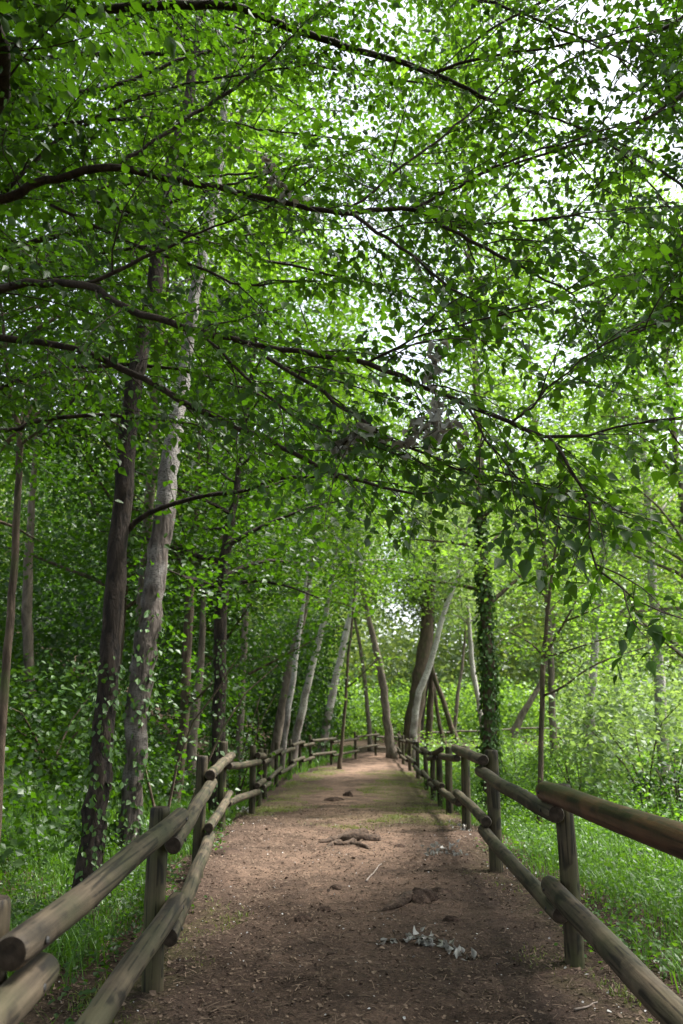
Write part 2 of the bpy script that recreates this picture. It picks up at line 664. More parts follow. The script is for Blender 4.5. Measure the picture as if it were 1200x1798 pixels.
M['bark_dark'] = bark_mat('dark_bark', (0.007, 0.005, 0.004), (0.050, 0.036, 0.026), (18, 18, 5.0), 1.0)
M['bark_elm'] = bark_mat('elm_bark', (0.018, 0.013, 0.009), (0.055, 0.040, 0.028), (20, 20, 9), 0.5)
M['bark_brown'] = bark_mat('brown_bark', (0.040, 0.028, 0.019), (0.13, 0.095, 0.065), (14, 14, 3), 0.7, moss=(0.05, 0.07, 0.02))
M['bark_grey'] = bark_mat('grey_bark', (0.07, 0.055, 0.042), (0.22, 0.18, 0.14), (9, 9, 3), 0.5)
M['bark_silver'] = bark_mat('silver_bark', (0.018, 0.014, 0.011), (0.125, 0.102, 0.085), (17, 17, 3.5), 1.0, white=((0.33, 0.315, 0.29), 3.3, 2.6))
M['bark_pale'] = bark_mat('pale_bark', (0.07, 0.055, 0.045), (0.20, 0.165, 0.14), (9, 9, 3), 0.5, white=((0.52, 0.49, 0.44), 0.6, 2.2))
M['twig'] = plain_mat('twig_bark', (0.020, 0.014, 0.009), (0.055, 0.040, 0.026), 30, bump=0)
M['log'] = log_mat('weathered_log', (0.026, 0.019, 0.012), (0.122, 0.094, 0.064), (0.042, 0.045, 0.018), 0.7)
M['log_wet'] = log_mat('dark_log', (0.016, 0.007, 0.004), (0.085, 0.037, 0.020), (0.05, 0.035, 0.018), 0.15, 0.45)
M['post'] = log_mat('post_log', (0.034, 0.026, 0.015), (0.105, 0.082, 0.048), (0.050, 0.056, 0.018), 0.75)
M['endgrain'] = plain_mat('end_grain', (0.012, 0.009, 0.006), (0.045, 0.032, 0.022), 25)
M['bolt'] = plain_mat('bolt_iron', (0.012, 0.012, 0.012), (0.03, 0.028, 0.025), 40, 0.6, spec=0.5)
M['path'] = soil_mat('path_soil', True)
M['ground'] = soil_mat('woodland_soil', False)
M['mound'] = soil_mat('mound_earth', True)
M['root'] = bark_mat('root_bark', (0.030, 0.020, 0.014), (0.12, 0.080, 0.055), (30, 30, 30), 0.7)
M['rock'] = plain_mat('bank_rock', (0.06, 0.042, 0.028), (0.17, 0.125, 0.085), 2.5, bump=0.8)

# ------------------------------------------------------------------ ground and path
PL = np.array(((-2, -0.95), (1.75, -1.12), (4.05, -1.2), (6.65, -1.38), (9.6, -1.5), (12.2, -1.5), (16, -1.5), (20, -1.45), (24, -1.1), (28, -0.5), (31, 0.0), (34, 0.6), (37, 0.9)))
PR = np.array(((-2, 1.3), (2.1, 1.55), (4.4, 1.62), (7, 1.66), (9.3, 1.70), (13, 1.7), (17, 1.85), (21, 2.0), (25, 2.2), (30, 2.5), (34, 2.7), (37, 2.8)))


def pxl(y):
    return np.interp(y, PL[:, 0], PL[:, 1]) + 0.10 * np.sin(y * 2.3) + 0.07 * np.sin(y * 5.1 + 1)


def pxr(y):
    return np.interp(y, PR[:, 0], PR[:, 1]) + 0.10 * np.sin(y * 1.9 + 2) + 0.07 * np.sin(y * 4.7)


def build_ground():
    xs = np.concatenate((-np.geomspace(7, 320, 34)[::-1], np.arange(-6.75, 9, 0.25), np.geomspace(9.2, 320, 34)))
    ys = np.concatenate((-np.geomspace(3, 320, 26)[::-1], np.arange(-2.75, 40, 0.3), np.geomspace(40.5, 420, 44)))
    X, Y = np.meshgrid(xs, ys)
    Z = zg(X, Y)
    inside = (Y > -1.8) & (Y < 36.5) & (X > pxl(Y) + 0.32) & (X < pxr(Y) - 0.32)
    Z = Z - 0.05 * inside
    mb = MB()
    nx, ny = len(xs), len(ys)
    i, j = np.meshgrid(np.arange(ny - 1), np.arange(nx - 1), indexing='ij')
    F = np.stack((i * nx + j, i * nx + j + 1, (i + 1) * nx + j + 1, (i + 1) * nx + j), -1).reshape(-1, 4)
    mb.add(np.stack((X, Y, Z), -1).reshape(-1, 3), F)
    tag(mb.build('ground', M['ground']), 'dark woodland soil under the grass and trees', None, kind='structure')


build_ground()


def pathz(x, y):
    und = 0.012 * np.sin(x * 5 + y * 2.1) * np.sin(y * 3.7 - x) + 0.008 * np.sin(x * 11 + 1.3 * y) * np.sin(y * 9 + x)
    return zg(x, y) + 0.014 + und


def build_path():
    rng = np.random.default_rng(5)
    ys = np.concatenate((np.arange(-2, 10, 0.06), np.arange(10, 37.01, 0.15)))
    n = 56
    t = np.linspace(0, 1, n)
    Y = np.repeat(ys[:, None], n, 1)
    X = pxl(Y) * (1 - t) + pxr(Y) * t
    edge = np.minimum(t, 1 - t)[None] * n
    Z = pathz(X, Y) + rng.normal(0, 0.0035, X.shape) - 0.035 * np.clip(1 - edge / 3.5, 0, 1)
    mb = MB()
    i, j = np.meshgrid(np.arange(len(ys) - 1), np.arange(n - 1), indexing='ij')
    F = np.stack((i * n + j, i * n + j + 1, (i + 1) * n + j + 1, (i + 1) * n + j), -1).reshape(-1, 4)
    mb.add(np.stack((X, Y, Z), -1).reshape(-1, 3), F)
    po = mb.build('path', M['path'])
    av = po.data.attributes.new('moss', 'FLOAT', 'POINT')
    l, r = pxl(Y), pxr(Y)
    wob = 0.25 * np.sin(Y * 1.3 + 1) + 0.15 * np.sin(Y * 3.1)
    a = sstep((l + 0.95 + wob - X) / 0.5) * sstep((Y - 11) / 3) * sstep((29 - Y) / 2)
    b = sstep((X - r + 1.5 + wob) / 0.5) * sstep((Y - 10) / 2) * sstep((27 - Y) / 2)
    c = sstep((l + 0.6 - X) / 0.4) * sstep((Y - 3.4) / 0.8) * sstep((6.8 - Y) / 0.8) * 0.8
    d = sstep((X - r + 0.55) / 0.4) * sstep((Y - 2.6) / 1) * sstep((10 - Y) / 2) * 0.5
    e = np.exp(-((X - 0.4) / 0.8) ** 2 - ((Y - 12.2) / 0.8) ** 2) * 0.8
    av.data.foreach_set('value', (np.clip(np.maximum.reduce((a, b, c, d, e)), 0, 0.9) * 0.5).astype(np.float32).ravel())
    tv = po.data.attributes.new('lit_tread', 'FLOAT', 'POINT')
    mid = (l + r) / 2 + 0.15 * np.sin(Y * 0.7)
    tr = np.exp(-((X - mid) / (0.30 * (r - l))) ** 2) * (0.18 + 0.82 * sstep((Y - 4.5) / 4.5))  # centre band grows paler with distance: wear plus painted light
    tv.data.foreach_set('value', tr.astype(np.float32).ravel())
    tag(po, 'brown earth footpath between the two log fences', None, kind='structure')


build_path()


# ------------------------------------------------------------------ fences
def log_mesh(name, length, r, rng, mats, sides=20, taper=0.06):
    """round timber along local +Z from 0 to length, rounded arrises, end-grain caps"""
    mb = MB()
    n = max(6, int(length / 0.12))
    zs = np.concatenate(((0.0, 0.006, 0.02), np.linspace(0.07, length - 0.07, n), (length - 0.02, length - 0.006, length)))
    rr = r * (1 + taper * (zs / length - 0.5))
    rr[0] *= 0.86
    rr[-1] *= 0.86
    rr[1] *= 0.95
    rr[-2] *= 0.95
    a1, a2, p1, p2 = rng.normal(0, 0.006, 2).tolist() + rng.uniform(0, 6, 2).tolist()
    bow = np.sin(zs / length * math.pi)
    cx = a1 * bow + 0.003 * np.sin(zs * 5 + p1)
    cy_ = a2 * bow + 0.003 * np.sin(zs * 4 + p2)
    ph = np.arange(sides) * 2 * math.pi / sides
    lob = 1 + 0.025 * np.sin(2 * ph[None] + p1 + zs[:, None] * 0.7) + 0.015 * np.sin(3 * ph[None] + p2 + zs[:, None] * 1.1) + 0.006 * rng.standard_normal((len(zs), sides))
    V = np.stack((cx[:, None] + rr[:, None] * lob * np.cos(ph), cy_[:, None] + rr[:, None] * lob * np.sin(ph), zs[:, None] * np.ones(sides)), -1)
    N = len(zs)
    i, j = np.meshgrid(np.arange(N - 1), np.arange(sides), indexing='ij')
    j2 = (j + 1) % sides
    F = np.stack((i * sides + j, i * sides + j2, (i + 1) * sides + j2, (i + 1) * sides + j), -1).reshape(-1, 4)
    mb.add(V.reshape(-1, 3), F, 0)
    for k0, flip, z in ((0, True, 0.0), ((N - 1) * sides, False, length)):
        ring = V.reshape(-1, 3)[k0:k0 + sides]
        c = ring.mean(0)
        mid = c + (ring - c) * 0.55 + np.array((0, 0, 0.002 if not flip else -0.002))
        VV = np.vstack((ring, mid, c))
        jj = np.arange(sides)
        q = np.stack((jj, (jj + 1) % sides, sides + (jj + 1) % sides, sides + jj), 1)
        t3 = np.stack((sides + jj, sides + (jj + 1) % sides, np.full(sides, 2 * sides)), 1)
        if flip:
            q, t3 = q[:, ::-1], t3[:, ::-1]
        mb.add(VV, q, 1)
        mb.add(VV, t3, 1)
    return mb.build(name, mats)


def bolt_mesh(r=0.011):
    mb = MB()
    mb.tube(((0, 0, 0), (0, 0, 0.004), (0, 0, 0.007)), (r, r, r * 0.7), 8)
    return mb


FRNG = np.random.default_rng(11)


def make_fence(name, label, posts, side, hi, lo, top_mats, bolts_to=12.0, rail_r=0.047, post_r=0.053, first=0, special=None, wx=None):
    """posts: (x, y, height); side +1 = rails on +x side of the posts. rails alternate high / low at the laps"""
    x0, y0 = posts[0][0], posts[0][1]
    base = np.array((x0, y0, float(zg(x0, y0))))
    root = thing(name, base, label, 'fence')
    pts = []
    for k, (x, y, h) in enumerate(posts):
        g = float(zg(x, y))
        r = post_r * FRNG.uniform(0.93, 1.07)
        sides = 20 if y < 12 else 10
        o = log_mesh('post', h + 0.25, r, FRNG, [M['post'], M['endgrain']], sides, -0.03)
        o.parent = root
        o.location = Vector((x, y, g - 0.25) - base)
        o.rotation_euler = (FRNG.normal(0, 0.012), FRNG.normal(0, 0.012), FRNG.uniform(0, 6))
        pts.append(np.array((x, y, g)))
    for row in range(2):
        for k in range(len(pts) - 1):
            a, b = pts[k], pts[k + 1]
            d = b - a
            d2 = unit(np.array((d[0], d[1], 0.0)))
            nrm = np.array((d2[1], -d2[0], 0.0)) * side      # +x side when running along +y
            zz = (hi if (k + first) % 2 == 0 else lo)[row]
            off = nrm * (post_r + rail_r * 0.72)
            r = rail_r * FRNG.uniform(0.93, 1.08)
            ea, eb = FRNG.uniform(0.10, 0.17), FRNG.uniform(0.10, 0.17)
            A = a + off + np.array((0, 0, zz + FRNG.normal(0, 0.008)))
            B = b + off + np.array((0, 0, zz + FRNG.normal(0, 0.008)))
            if special and (row, k) in special:
                sp = special[(row, k)]
                A = A + np.array((0, 0, sp[0]))
                B = B + np.array((0, 0, sp[1]))
                r *= sp[2]
            u = unit(B - A)
            A, B = A - u * ea, B + u * eb
            ln = float(np.linalg.norm(B - A))
            mats = [M['log'], M['endgrain']]
            if top_mats and row == 0 and k in top_mats:
                mats = [M['log_wet'], M['endgrain']]
            o = log_mesh('rail', ln, r, FRNG, mats, 22 if a[1] < 10 else 10)
            o.parent = root
            o.location = Vector(A - base)
            q = Vector(u).to_track_quat('Z', 'Y')
            o.rotation_euler = q.to_euler()
            if a[1] < bolts_to:
                qi = q.inverted()
                ln_n = qi @ Vector(nrm)
                for zc in (ea, ln - eb):
                    bo = bolt_mesh().build('bolt', M['bolt'], o)
                    bo.location = ln_n * (r * 0.985) + Vector((0, 0, zc))
                    bo.rotation_euler = ln_n.to_track_quat('Z', 'Y').to_euler()
    return root


def fx(px, Y):
    z = float(zg(0, Y)) + 0.5
    return (px - IW / 2) / FPX * (Y * CT + (z - CAMZ) * ST)


LP = [(-0.80, -0.05, 1.0), (-0.925, 2.34, 0.98), (-0.985, 4.63, 0.93), (-1.24, 7.40, 1.02), (-1.47, 10.4, 1.06)] + [(fx(px, Y), Y, h) for px, Y, h in (
    (443, 13.0, 1.02), (455, 15.2, 1.0), (467, 17.6, 1.0), (487, 20.5, 1.05),
    (510, 23.0, 1.02), (528, 25.2, 0.95), (546, 27.3, 1.05), (583, 29.0, 0.95), (625, 32.5, 1.05), (660, 35.0, 1.0), (702, 36.0, 1.05))]
make_fence('log_fence', 'log rail fence along the left edge of the path, curving across the far end', LP, 1, (0.865, 0.42), (0.77, 0.325), None, first=1)
RP = [(1.12, -0.3, 1.0), (1.26, 2.40, 1.0), (1.335, 5.04, 1.01), (1.404, 7.75, 1.05), (1.53, 10.4, 1.0)] + [(fx(px, Y), Y, h) for px, Y, h in (
    (787, 13.1, 1.0), (773, 15.5, 0.98), (762, 17.9, 1.0), (749, 20.3, 1.02), (734, 23.0, 1.0), (720, 26.8, 1.0), (708, 31.0, 1.05), (703, 34.6, 1.0))]
make_fence('log_fence', 'log rail fence along the right edge of the path with a dark reddish near rail', RP, -1, (0.955, 0.43), (0.86, 0.335), (0, 1), first=1, post_r=0.060, rail_r=0.049,
           special={(0, 1): (0.09, 0.0, 1.12), (1, 1): (0.0, -0.01, 1.08)})
FP = [(fx(px, Y), Y, 0.95) for px, Y in ((716, 41), (755, 43), (800, 44), (850, 44.5), (900, 45), (950, 45.5), (1003, 46))]
make_fence('log_fence', 'distant pale rail fence crossing the clearing behind the leaning trunks', FP, 1, (0.84, 0.36), (0.80, 0.32), None, bolts_to=0, post_r=0.055, rail_r=0.05)


# ------------------------------------------------------------------ trees
def px_trunk(pts, Y, dY=0.0, root=True):
    """(px, py, width px) list at world depth Y drifting by dY -> world polyline (x,y,z,r), first point on the ground"""
    out = []
    n = len(pts)
    for k, (px, py, w) in enumerate(pts):
        p = at(px, py, Y + dY * k / max(1, n - 1))
        out.append((*p, 0.5 * w * mpp(p)))
    out = np.array(out)
    if root:
        g = float(zg(out[0, 0], out[0, 1]))
        if out[0, 2] > g + 0.05:
            d = out[1, :3] - out[0, :3]
            s = (out[0, 2] - g) / max(0.2, d[2])
            b = out[0].copy()
            b[:3] -= d * min(s, 2.0)
            b[2] = g - 0.1
            b[3] *= 1.1
            out = np.vstack((b, out))
        else:
            out[0, 2] = min(out[0, 2], g - 0.1)
    return out


def extend(tr, top, lean=None):
    """carry the trunk on up to height `top`"""
    d = unit(tr[-1, :3] - tr[-2, :3])
    d = unit(d + np.array((0, 0, 0.6)))
    p = tr[-1].copy()
    n = 4
    dz = (top - p[2]) / n
    if dz <= 0.1:
        return tr
    r0 = p[3]
    ex = []
    for k in range(1, n + 1):
        q = p.copy()
        q[:3] = p[:3] + d * (dz * k / max(0.3, d[2]))
        q[3] = r0 * (1 - 0.85 * k / n)
        ex.append(q)
    return np.vstack((tr, ex))


def trunk_mesh(root, base, tr, mat, rng, step=0.25, sides=14, flare=1.5, jit=0.03):
    R = resample(tr, step)
    h = R[:, 2] - R[0, 2]
    R[:, 3] *= 1 + (flare - 1) * np.exp(-np.clip(h - 0.1, 0, None) / 0.22)
    R[1:-1, :2] += rng.normal(0, 0.012, (len(R) - 2, 2)) * (R[1:-1, 3:4] / 0.12)
    mb = MB()
    mb.tube(R[:, :3], R[:, 3], sides, True, 0, jit, rng)
    mb.build('trunk', mat, root, base)
    return R


def crown_limbs(rng, R, t0, n, reach, rise=(0.25, 0.9), shape=0.7, bias=None):
    """limb polylines (k,4) growing from the trunk polyline R above fraction t0 of its height"""
    out = []
    z0 = R[0, 2]
    zt = R[-1, 2]
    az = rng.uniform(0, 6.28)
    for k in range(n):
        t = t0 + (1 - t0) * (k + 0.5) / n
        zc = z0 + t * (zt - z0)
        i = int(np.argmin(np.abs(R[:, 2] - zc)))
        p, r = R[i, :3], R[i, 3]
        az += 2.4 + rng.normal(0, 0.35)
        u = (t - t0) / (1 - t0)
        L = reach * (1 - shape * u) * rng.uniform(0.7, 1.15)
        el = rng.uniform(*rise) + 0.25 * u
        d = np.array((math.cos(az) * math.cos(el), math.sin(az) * math.cos(el), math.sin(el)))
        if bias is not None:
            d = unit(d + np.asarray(bias))
        q = [np.append(p, min(r * 0.55, 0.05))]
        m = 6
        for s in range(1, m + 1):
            d = unit(d + rng.normal(0, 0.10, 3) + np.array((0, 0, -0.04)))
            q.append(np.append(q[-1][:3] + d * L / m, min(r * 0.55, 0.05) * (1 - s / m * 0.85)))
        out.append(np.array(q))
    return out


def limb_clumps(rng, limbs, spacing, start=0.3, spread=0.3):
    C = []
    for q in limbs:
        L = np.linalg.norm(np.diff(q[:, :3], axis=0), axis=1).sum()
        n = max(2, int(L * (1 - start) / spacing))
        for t in np.linspace(start, 1.0, n):
            f = t * (len(q) - 1)
            i = min(int(f), len(q) - 2)
            p = q[i, :3] + (q[i + 1, :3] - q[i, :3]) * (f - i)
            w = spread * L * (0.25 + 0.75 * math.sin(min(1, t) * 2.4))
            for _ in range(2):
                C.append(p + rng.normal(0, 1, 3) * np.array((w, w, w * 0.45)) * 0.6)
    return np.array(C)


def make_tree(name, label, tr, top, bark, leaf, seed, t0=0.35, n_limbs=14, reach=2.2, leaf_size=0.08, n_per=26, sig=0.3, spacing=0.35, tpl=LEAF_MID,
              extra_limbs=(), cat='tree', sides=14, rise=(0.2, 0.9), bias=None, flare=1.5, ivy=None, group=None, tilt=0.8, step=0.25):
    rng = np.random.default_rng(seed)
    base = tr[0, :3].copy()
    base[2] = float(zg(base[0], base[1]))
    root = thing(name, base, label, cat, group)
    full = extend(tr, top)
    R = trunk_mesh(root, base, full, M[bark], rng, step, sides, flare)
    n_per = int(n_per * 2.2)
    limbs = crown_limbs(rng, R, t0, int(n_limbs * 1.5), reach, rise, bias=bias)
    lb = MB()
    for q in limbs:
        lb.tube(q[:, :3], q[:, 3], 5, False, 1)
    for q in extra_limbs:
        q = resample(q, 0.12)
        eb = MB()
        eb.tube(q[:, :3], q[:, 3], 7, True, 0, 0.04, rng)
        eb.build('branch', M[bark], root, base)
        limbs.append(q)
    C = limb_clumps(rng, limbs, spacing)
    # twigs reaching into the clumps
    for c in C[::2]:
        d = rng.normal(0, 1, 3) * sig
        lb.tube((c - d, c + rng.normal(0, 0.02, 3), c + d), (0.005, 0.004, 0.002), 3, False, 1)
    leaf_cloud(lb, rng, C, n_per, (sig, sig, sig * 0.55), leaf_size, tpl, tilt)
    lb.build('crown', [M[leaf], M[bark]], root, base, smooth=False)
    if ivy:
        z0, z1, n, sz = ivy
        ib = MB()
        sel = R[(R[:, 2] - base[2] >= z0) & (R[:, 2] - base[2] <= z1)]
        k = rng.integers(0, len(sel), n)
        az = rng.uniform(0, 6.28, n)
        out = np.stack((np.cos(az), np.sin(az), np.zeros(n)), 1)
        P = sel[k, :3] + out * (sel[k, 3:4] + np.abs(rng.normal(0.008, 0.022, n))[:, None]) + rng.normal(0, 0.06, (n, 3)) * np.array((0.4, 0.4, 1.6))
        ax = np.stack((rng.normal(0, 0.5, n), rng.normal(0, 0.5, n), np.full(n, -1.0)), 1) + out * 0.35
        leaves(ib, P, ax, out + rng.normal(0, 0.45, (n, 3)), sz * rng.uniform(0.6, 1.3, n), LEAF_MID)
        ib.build('ivy', M['ivy_leaf'], root, base, smooth=False)
    return root, R


def br(pts, Y0, Y1):
    n = len(pts)
    out = []
    for k, (px, py, w) in enumerate(pts):
        p = at(px, py, Y0 + (Y1 - Y0) * k / (n - 1))
        out.append((*p, 0.5 * w * mpp(p)))
    return np.array(out)


# --- left side, near
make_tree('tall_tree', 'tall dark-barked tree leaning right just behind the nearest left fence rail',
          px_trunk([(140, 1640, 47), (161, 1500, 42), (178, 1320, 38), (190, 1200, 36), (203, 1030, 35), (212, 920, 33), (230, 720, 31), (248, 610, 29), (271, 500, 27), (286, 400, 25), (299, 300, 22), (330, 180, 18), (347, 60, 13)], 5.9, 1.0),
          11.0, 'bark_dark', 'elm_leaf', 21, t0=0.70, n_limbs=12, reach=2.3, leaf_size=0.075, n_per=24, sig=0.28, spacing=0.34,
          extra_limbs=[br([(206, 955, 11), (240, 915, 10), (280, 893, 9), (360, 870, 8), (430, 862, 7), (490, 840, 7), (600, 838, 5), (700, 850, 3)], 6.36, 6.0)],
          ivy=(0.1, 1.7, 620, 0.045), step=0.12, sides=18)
make_tree('silver_poplar', 'silver poplar with dark furrowed base and white upper bark, beside the dark leaning tree',
          px_trunk([(224, 1500, 34), (236, 1330, 37), (246, 1210, 41), (256, 1130, 40), (270, 1050, 37), (281, 940, 37), (297, 830, 33), (308, 760, 28), (317, 700, 25), (331, 600, 21), (346, 500, 19), (366, 400, 18), (385, 290, 16), (398, 150, 12), (415, 20, 9)], 8.7, 0.8),
          15.5, 'bark_silver', 'poplar_leaf', 22, t0=0.55, n_limbs=18, reach=2.8, leaf_size=0.075, n_per=24, sig=0.32, spacing=0.36,
          ivy=(0.1, 2.6, 520, 0.065), step=0.15, sides=18)
make_tree('forked_tree', 'thin brown tree at the left edge of the picture, forking high up',
          px_trunk([(-6, 1430, 17), (6, 1250, 15), (17, 1100, 14), (26, 980, 13), (32, 850, 12), (35, 760, 11), (18, 690, 8)], 6.6, 0.2),
          6.5, 'bark_brown', 'elm_leaf', 23, t0=0.55, n_limbs=9, reach=1.5, leaf_size=0.07, n_per=20, sig=0.25,
          extra_limbs=[br([(35, 760, 9), (55, 715, 7), (80, 670, 5), (100, 600, 3)], 6.78, 7.2)], step=0.15)
make_tree('ivy_tree', 'dark straight tree with ivy on its base, behind the third left fence post',
          px_trunk([(383, 1400, 29), (383, 1300, 25), (387, 1160, 23), (391, 1040, 22), (400, 940, 18), (414, 870, 12)], 11.6, 0.3),
          8.5, 'bark_dark', 'elm_leaf', 24, t0=0.34, n_limbs=16, reach=2.3, leaf_size=0.085, n_per=26, sig=0.3, spacing=0.34,
          extra_limbs=[br([(390, 1035, 9), (440, 1020, 6), (500, 1028, 4), (560, 1050, 3)], 11.7, 11.2)], ivy=(0.1, 2.6, 420, 0.06))
make_tree('pale_trunk_tree', 'pale slim tree on the left bank near the brown slope',
          px_trunk([(52, 1185, 17), (47, 1090, 18), (50, 990, 16), (56, 900, 12), (62, 800, 8)], 14.0),
          9.5, 'bark_grey', 'dark_leaf', 25, t0=0.55, n_limbs=12, reach=2.2, leaf_size=0.10, n_per=22, sig=0.34)
make_tree('slim_tree', 'slim brown tree between the silver poplar and the ivy tree, with a broken side branch',
          px_trunk([(314, 1350, 18), (322, 1280, 18), (328, 1180, 17), (333, 1060, 15), (338, 970, 12), (344, 880, 8)], 13.5),
          8.0, 'bark_brown', 'elm_leaf', 26, t0=0.45, n_limbs=13, reach=2.0, leaf_size=0.09, n_per=24, sig=0.3,
          extra_limbs=[br([(328, 1240, 6), (350, 1222, 5), (372, 1200, 3)], 13.5, 13.2)])
make_tree('grey_tree', 'thin grey tree just right of the slim brown tree, half hidden in leaves',
          px_trunk([(336, 1320, 20), (345, 1240, 17), (353, 1160, 13), (357, 1080, 10), (360, 1000, 7)], 16.0),
          8.5, 'bark_grey', 'dark_leaf', 27, t0=0.42, n_limbs=13, reach=2.2, leaf_size=0.10, n_per=24, sig=0.32)

# --- the leaning row beyond the left fence
ROW = [
    ('leaning_poplar', 'broad grey poplar leaning right, leftmost of the leaning row behind the left fence', [(482, 1320, 15), (494, 1250, 17), (510, 1170, 17), (528, 1100, 14), (540, 1040, 10)], 24.5, 'bark_grey', 'poplar_leaf', 31),
    ('leaning_poplar', 'narrow pale poplar leaning right, close in front of the broad grey one', [(497, 1325, 10), (505, 1260, 10), (514, 1200, 10), (523, 1130, 8), (532, 1070, 6)], 23.5, 'bark_pale', 'poplar_leaf', 32),
    ('leaning_poplar', 'straight leaning poplar with a dark foot and white upper trunk', [(518, 1310, 15), (530, 1250, 14), (546, 1180, 12), (563, 1115, 11), (578, 1050, 8)], 27.0, 'bark_pale', 'dark_leaf', 33),
    ('leaning_poplar', 'pale leaning poplar with ivy round its foot, before a dark thicket', [(566, 1310, 16), (580, 1240, 14), (597, 1160, 12), (612, 1095, 11), (628, 1030, 8)], 31.0, 'bark_pale', 'poplar_leaf', 34),
    ('background_tree', 'slim pale-topped tree behind the far fence, left of the leaning trunk at the path end', [(651, 1310, 9), (647, 1260, 8), (640, 1190, 7), (632, 1130, 6), (622, 1080, 4)], 38.0, 'bark_grey', 'poplar_leaf', 36),
    ('leaning_tree', 'grey tree leaning left at the far end of the path', [(687, 1318, 18), (681, 1270, 15), (673, 1200, 14), (665, 1160, 13), (655, 1115, 11), (645, 1070, 8)], 33.5, 'bark_grey', 'poplar_leaf', 37),
    ('thick_tree', 'thickest dark trunk at the end of the right fence', [(720, 1310, 32), (728, 1250, 30), (740, 1180, 27), (748, 1120, 24), (752, 1060, 21), (758, 980, 17)], 38.0, 'bark_brown', 'pale_leaf', 38),
    ('curved_poplar', 'pale curved trunk sweeping right in front of the thickest dark trunk', [(724, 1335, 16), (728, 1270, 13), (735, 1221, 12), (749, 1182, 11), (761, 1150, 10), (780, 1075, 9), (802, 1015, 7)], 33.0, 'bark_pale', 'pale_leaf', 39),
    ('dark_tree', 'narrow dark trunk standing right behind the pale curved trunk', [(736, 1310, 14), (742, 1240, 12), (750, 1190, 10), (757, 1130, 8)], 40.0, 'bark_dark', 'pale_leaf', 40),
    ('upright_tree', 'upright grey-brown trunk just right of the pale curved trunk', [(753, 1306, 13), (756, 1240, 12), (758, 1190, 10), (757, 1130, 8)], 40.5, 'bark_brown', 'pale_leaf', 41),
    ('leaning_tree', 'thin trunk leaning left between the upright trunk and the steepest one', [(779, 1303, 8), (770, 1260, 7), (763, 1210, 6), (757, 1160, 5)], 41.5, 'bark_brown', 'pale_leaf', 42),
    ('leaning_tree', 'steepest dark trunk leaning left beyond the right fence', [(806, 1310, 12), (791, 1270, 10), (775, 1220, 9), (762, 1185, 8), (752, 1140, 6)], 40.0, 'bark_brown', 'pale_leaf', 43),
    ('slender_tree', 'slender pale tree behind the steep leaning trunk, bending right at the top', [(797, 1300, 6), (802, 1240, 7), (806, 1205, 6), (812, 1170, 5)], 47.5, 'bark_grey', 'lime_leaf', 44),
    ('grey_poplar', 'grey poplar just left of the ivy-clad trunk on the right', [(849, 1298, 8), (840, 1225, 9), (831, 1180, 9), (826, 1120, 8), (822, 1060, 6)], 42.0, 'bark_pale', 'pale_leaf', 45),
    ('bent_tree', 'thick grey stem slanting right in the meadow between the ivy trunk and the sapling', [(902, 1292, 15), (917, 1255, 12), (940, 1218, 9), (955, 1180, 6)], 36.0, 'bark_grey', 'lime_leaf', 46),
]
for (nm, lab, pts, Y, bk, lf, seed) in ROW:
    thick = pts[0][2] > 20
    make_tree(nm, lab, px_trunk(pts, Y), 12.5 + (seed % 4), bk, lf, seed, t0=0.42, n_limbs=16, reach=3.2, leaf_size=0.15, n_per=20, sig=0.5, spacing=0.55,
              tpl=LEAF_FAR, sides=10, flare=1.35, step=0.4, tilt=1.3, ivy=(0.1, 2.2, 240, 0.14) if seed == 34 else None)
make_tree('sapling', 'thin bare-stemmed sapling standing in the path before the far fence',
          px_trunk([(597, 1340, 7), (602, 1290, 6), (607, 1230, 5.5), (612, 1150, 5), (618, 1100, 4)], 26.5), 8.5, 'bark_brown', 'poplar_leaf', 35, t0=0.5, n_limbs=9, reach=1.8,
          leaf_size=0.12, n_per=16, sig=0.4, spacing=0.5, tpl=LEAF_FAR, sides=8, flare=1.2, extra_limbs=[br([(609, 1208, 3.5), (630, 1190, 3), (662, 1158, 2)], 26.5, 26.0)], step=0.3)

# --- right side
make_tree('ivy_clad_tree', 'tree wrapped in ivy behind the right fence',
          px_trunk([(863, 1375, 26), (861, 1280, 24), (858, 1160, 22), (854, 1080, 19), (848, 1000, 17), (845, 930, 13)], 14.0),
          9.0, 'bark_brown', 'lime_leaf', 51, t0=0.36, n_limbs=14, reach=2.4, leaf_size=0.09, n_per=22, sig=0.32, spacing=0.38, ivy=(0.1, 5.4, 2600, 0.078))
make_tree('young_tree', 'young thin tree with spreading bare branches in the right-hand grass',
          px_trunk([(949, 1390, 10), (951, 1290, 9), (952, 1225, 9), (954, 1157, 8), (960, 1094, 7), (966, 1037, 6), (972, 990, 5), (980, 920, 4)], 11.5),
          6.2, 'bark_brown', 'lime_leaf', 52, t0=0.45, n_limbs=8, reach=1.3, leaf_size=0.065, n_per=18, sig=0.22, spacing=0.3, flare=1.2,
          extra_limbs=[br([(954, 1157, 6), (972, 1125, 5), (992, 1092, 4), (1012, 1055, 3)], 11.5, 11.3), br([(990, 1092, 4), (1025, 1078, 3), (1062, 1060, 2)], 11.3, 11.0),
                       br([(953, 1155, 5), (985, 1146, 4), (1022, 1134, 3), (1075, 1118, 2)], 11.5, 11.2), br([(952, 1222, 5), (985, 1208, 4), (1050, 1165, 3), (1160, 1128, 2)], 11.5, 11.0),
                       br([(953, 1150, 4), (930, 1128, 3), (895, 1110, 2)], 11.5, 11.7)])
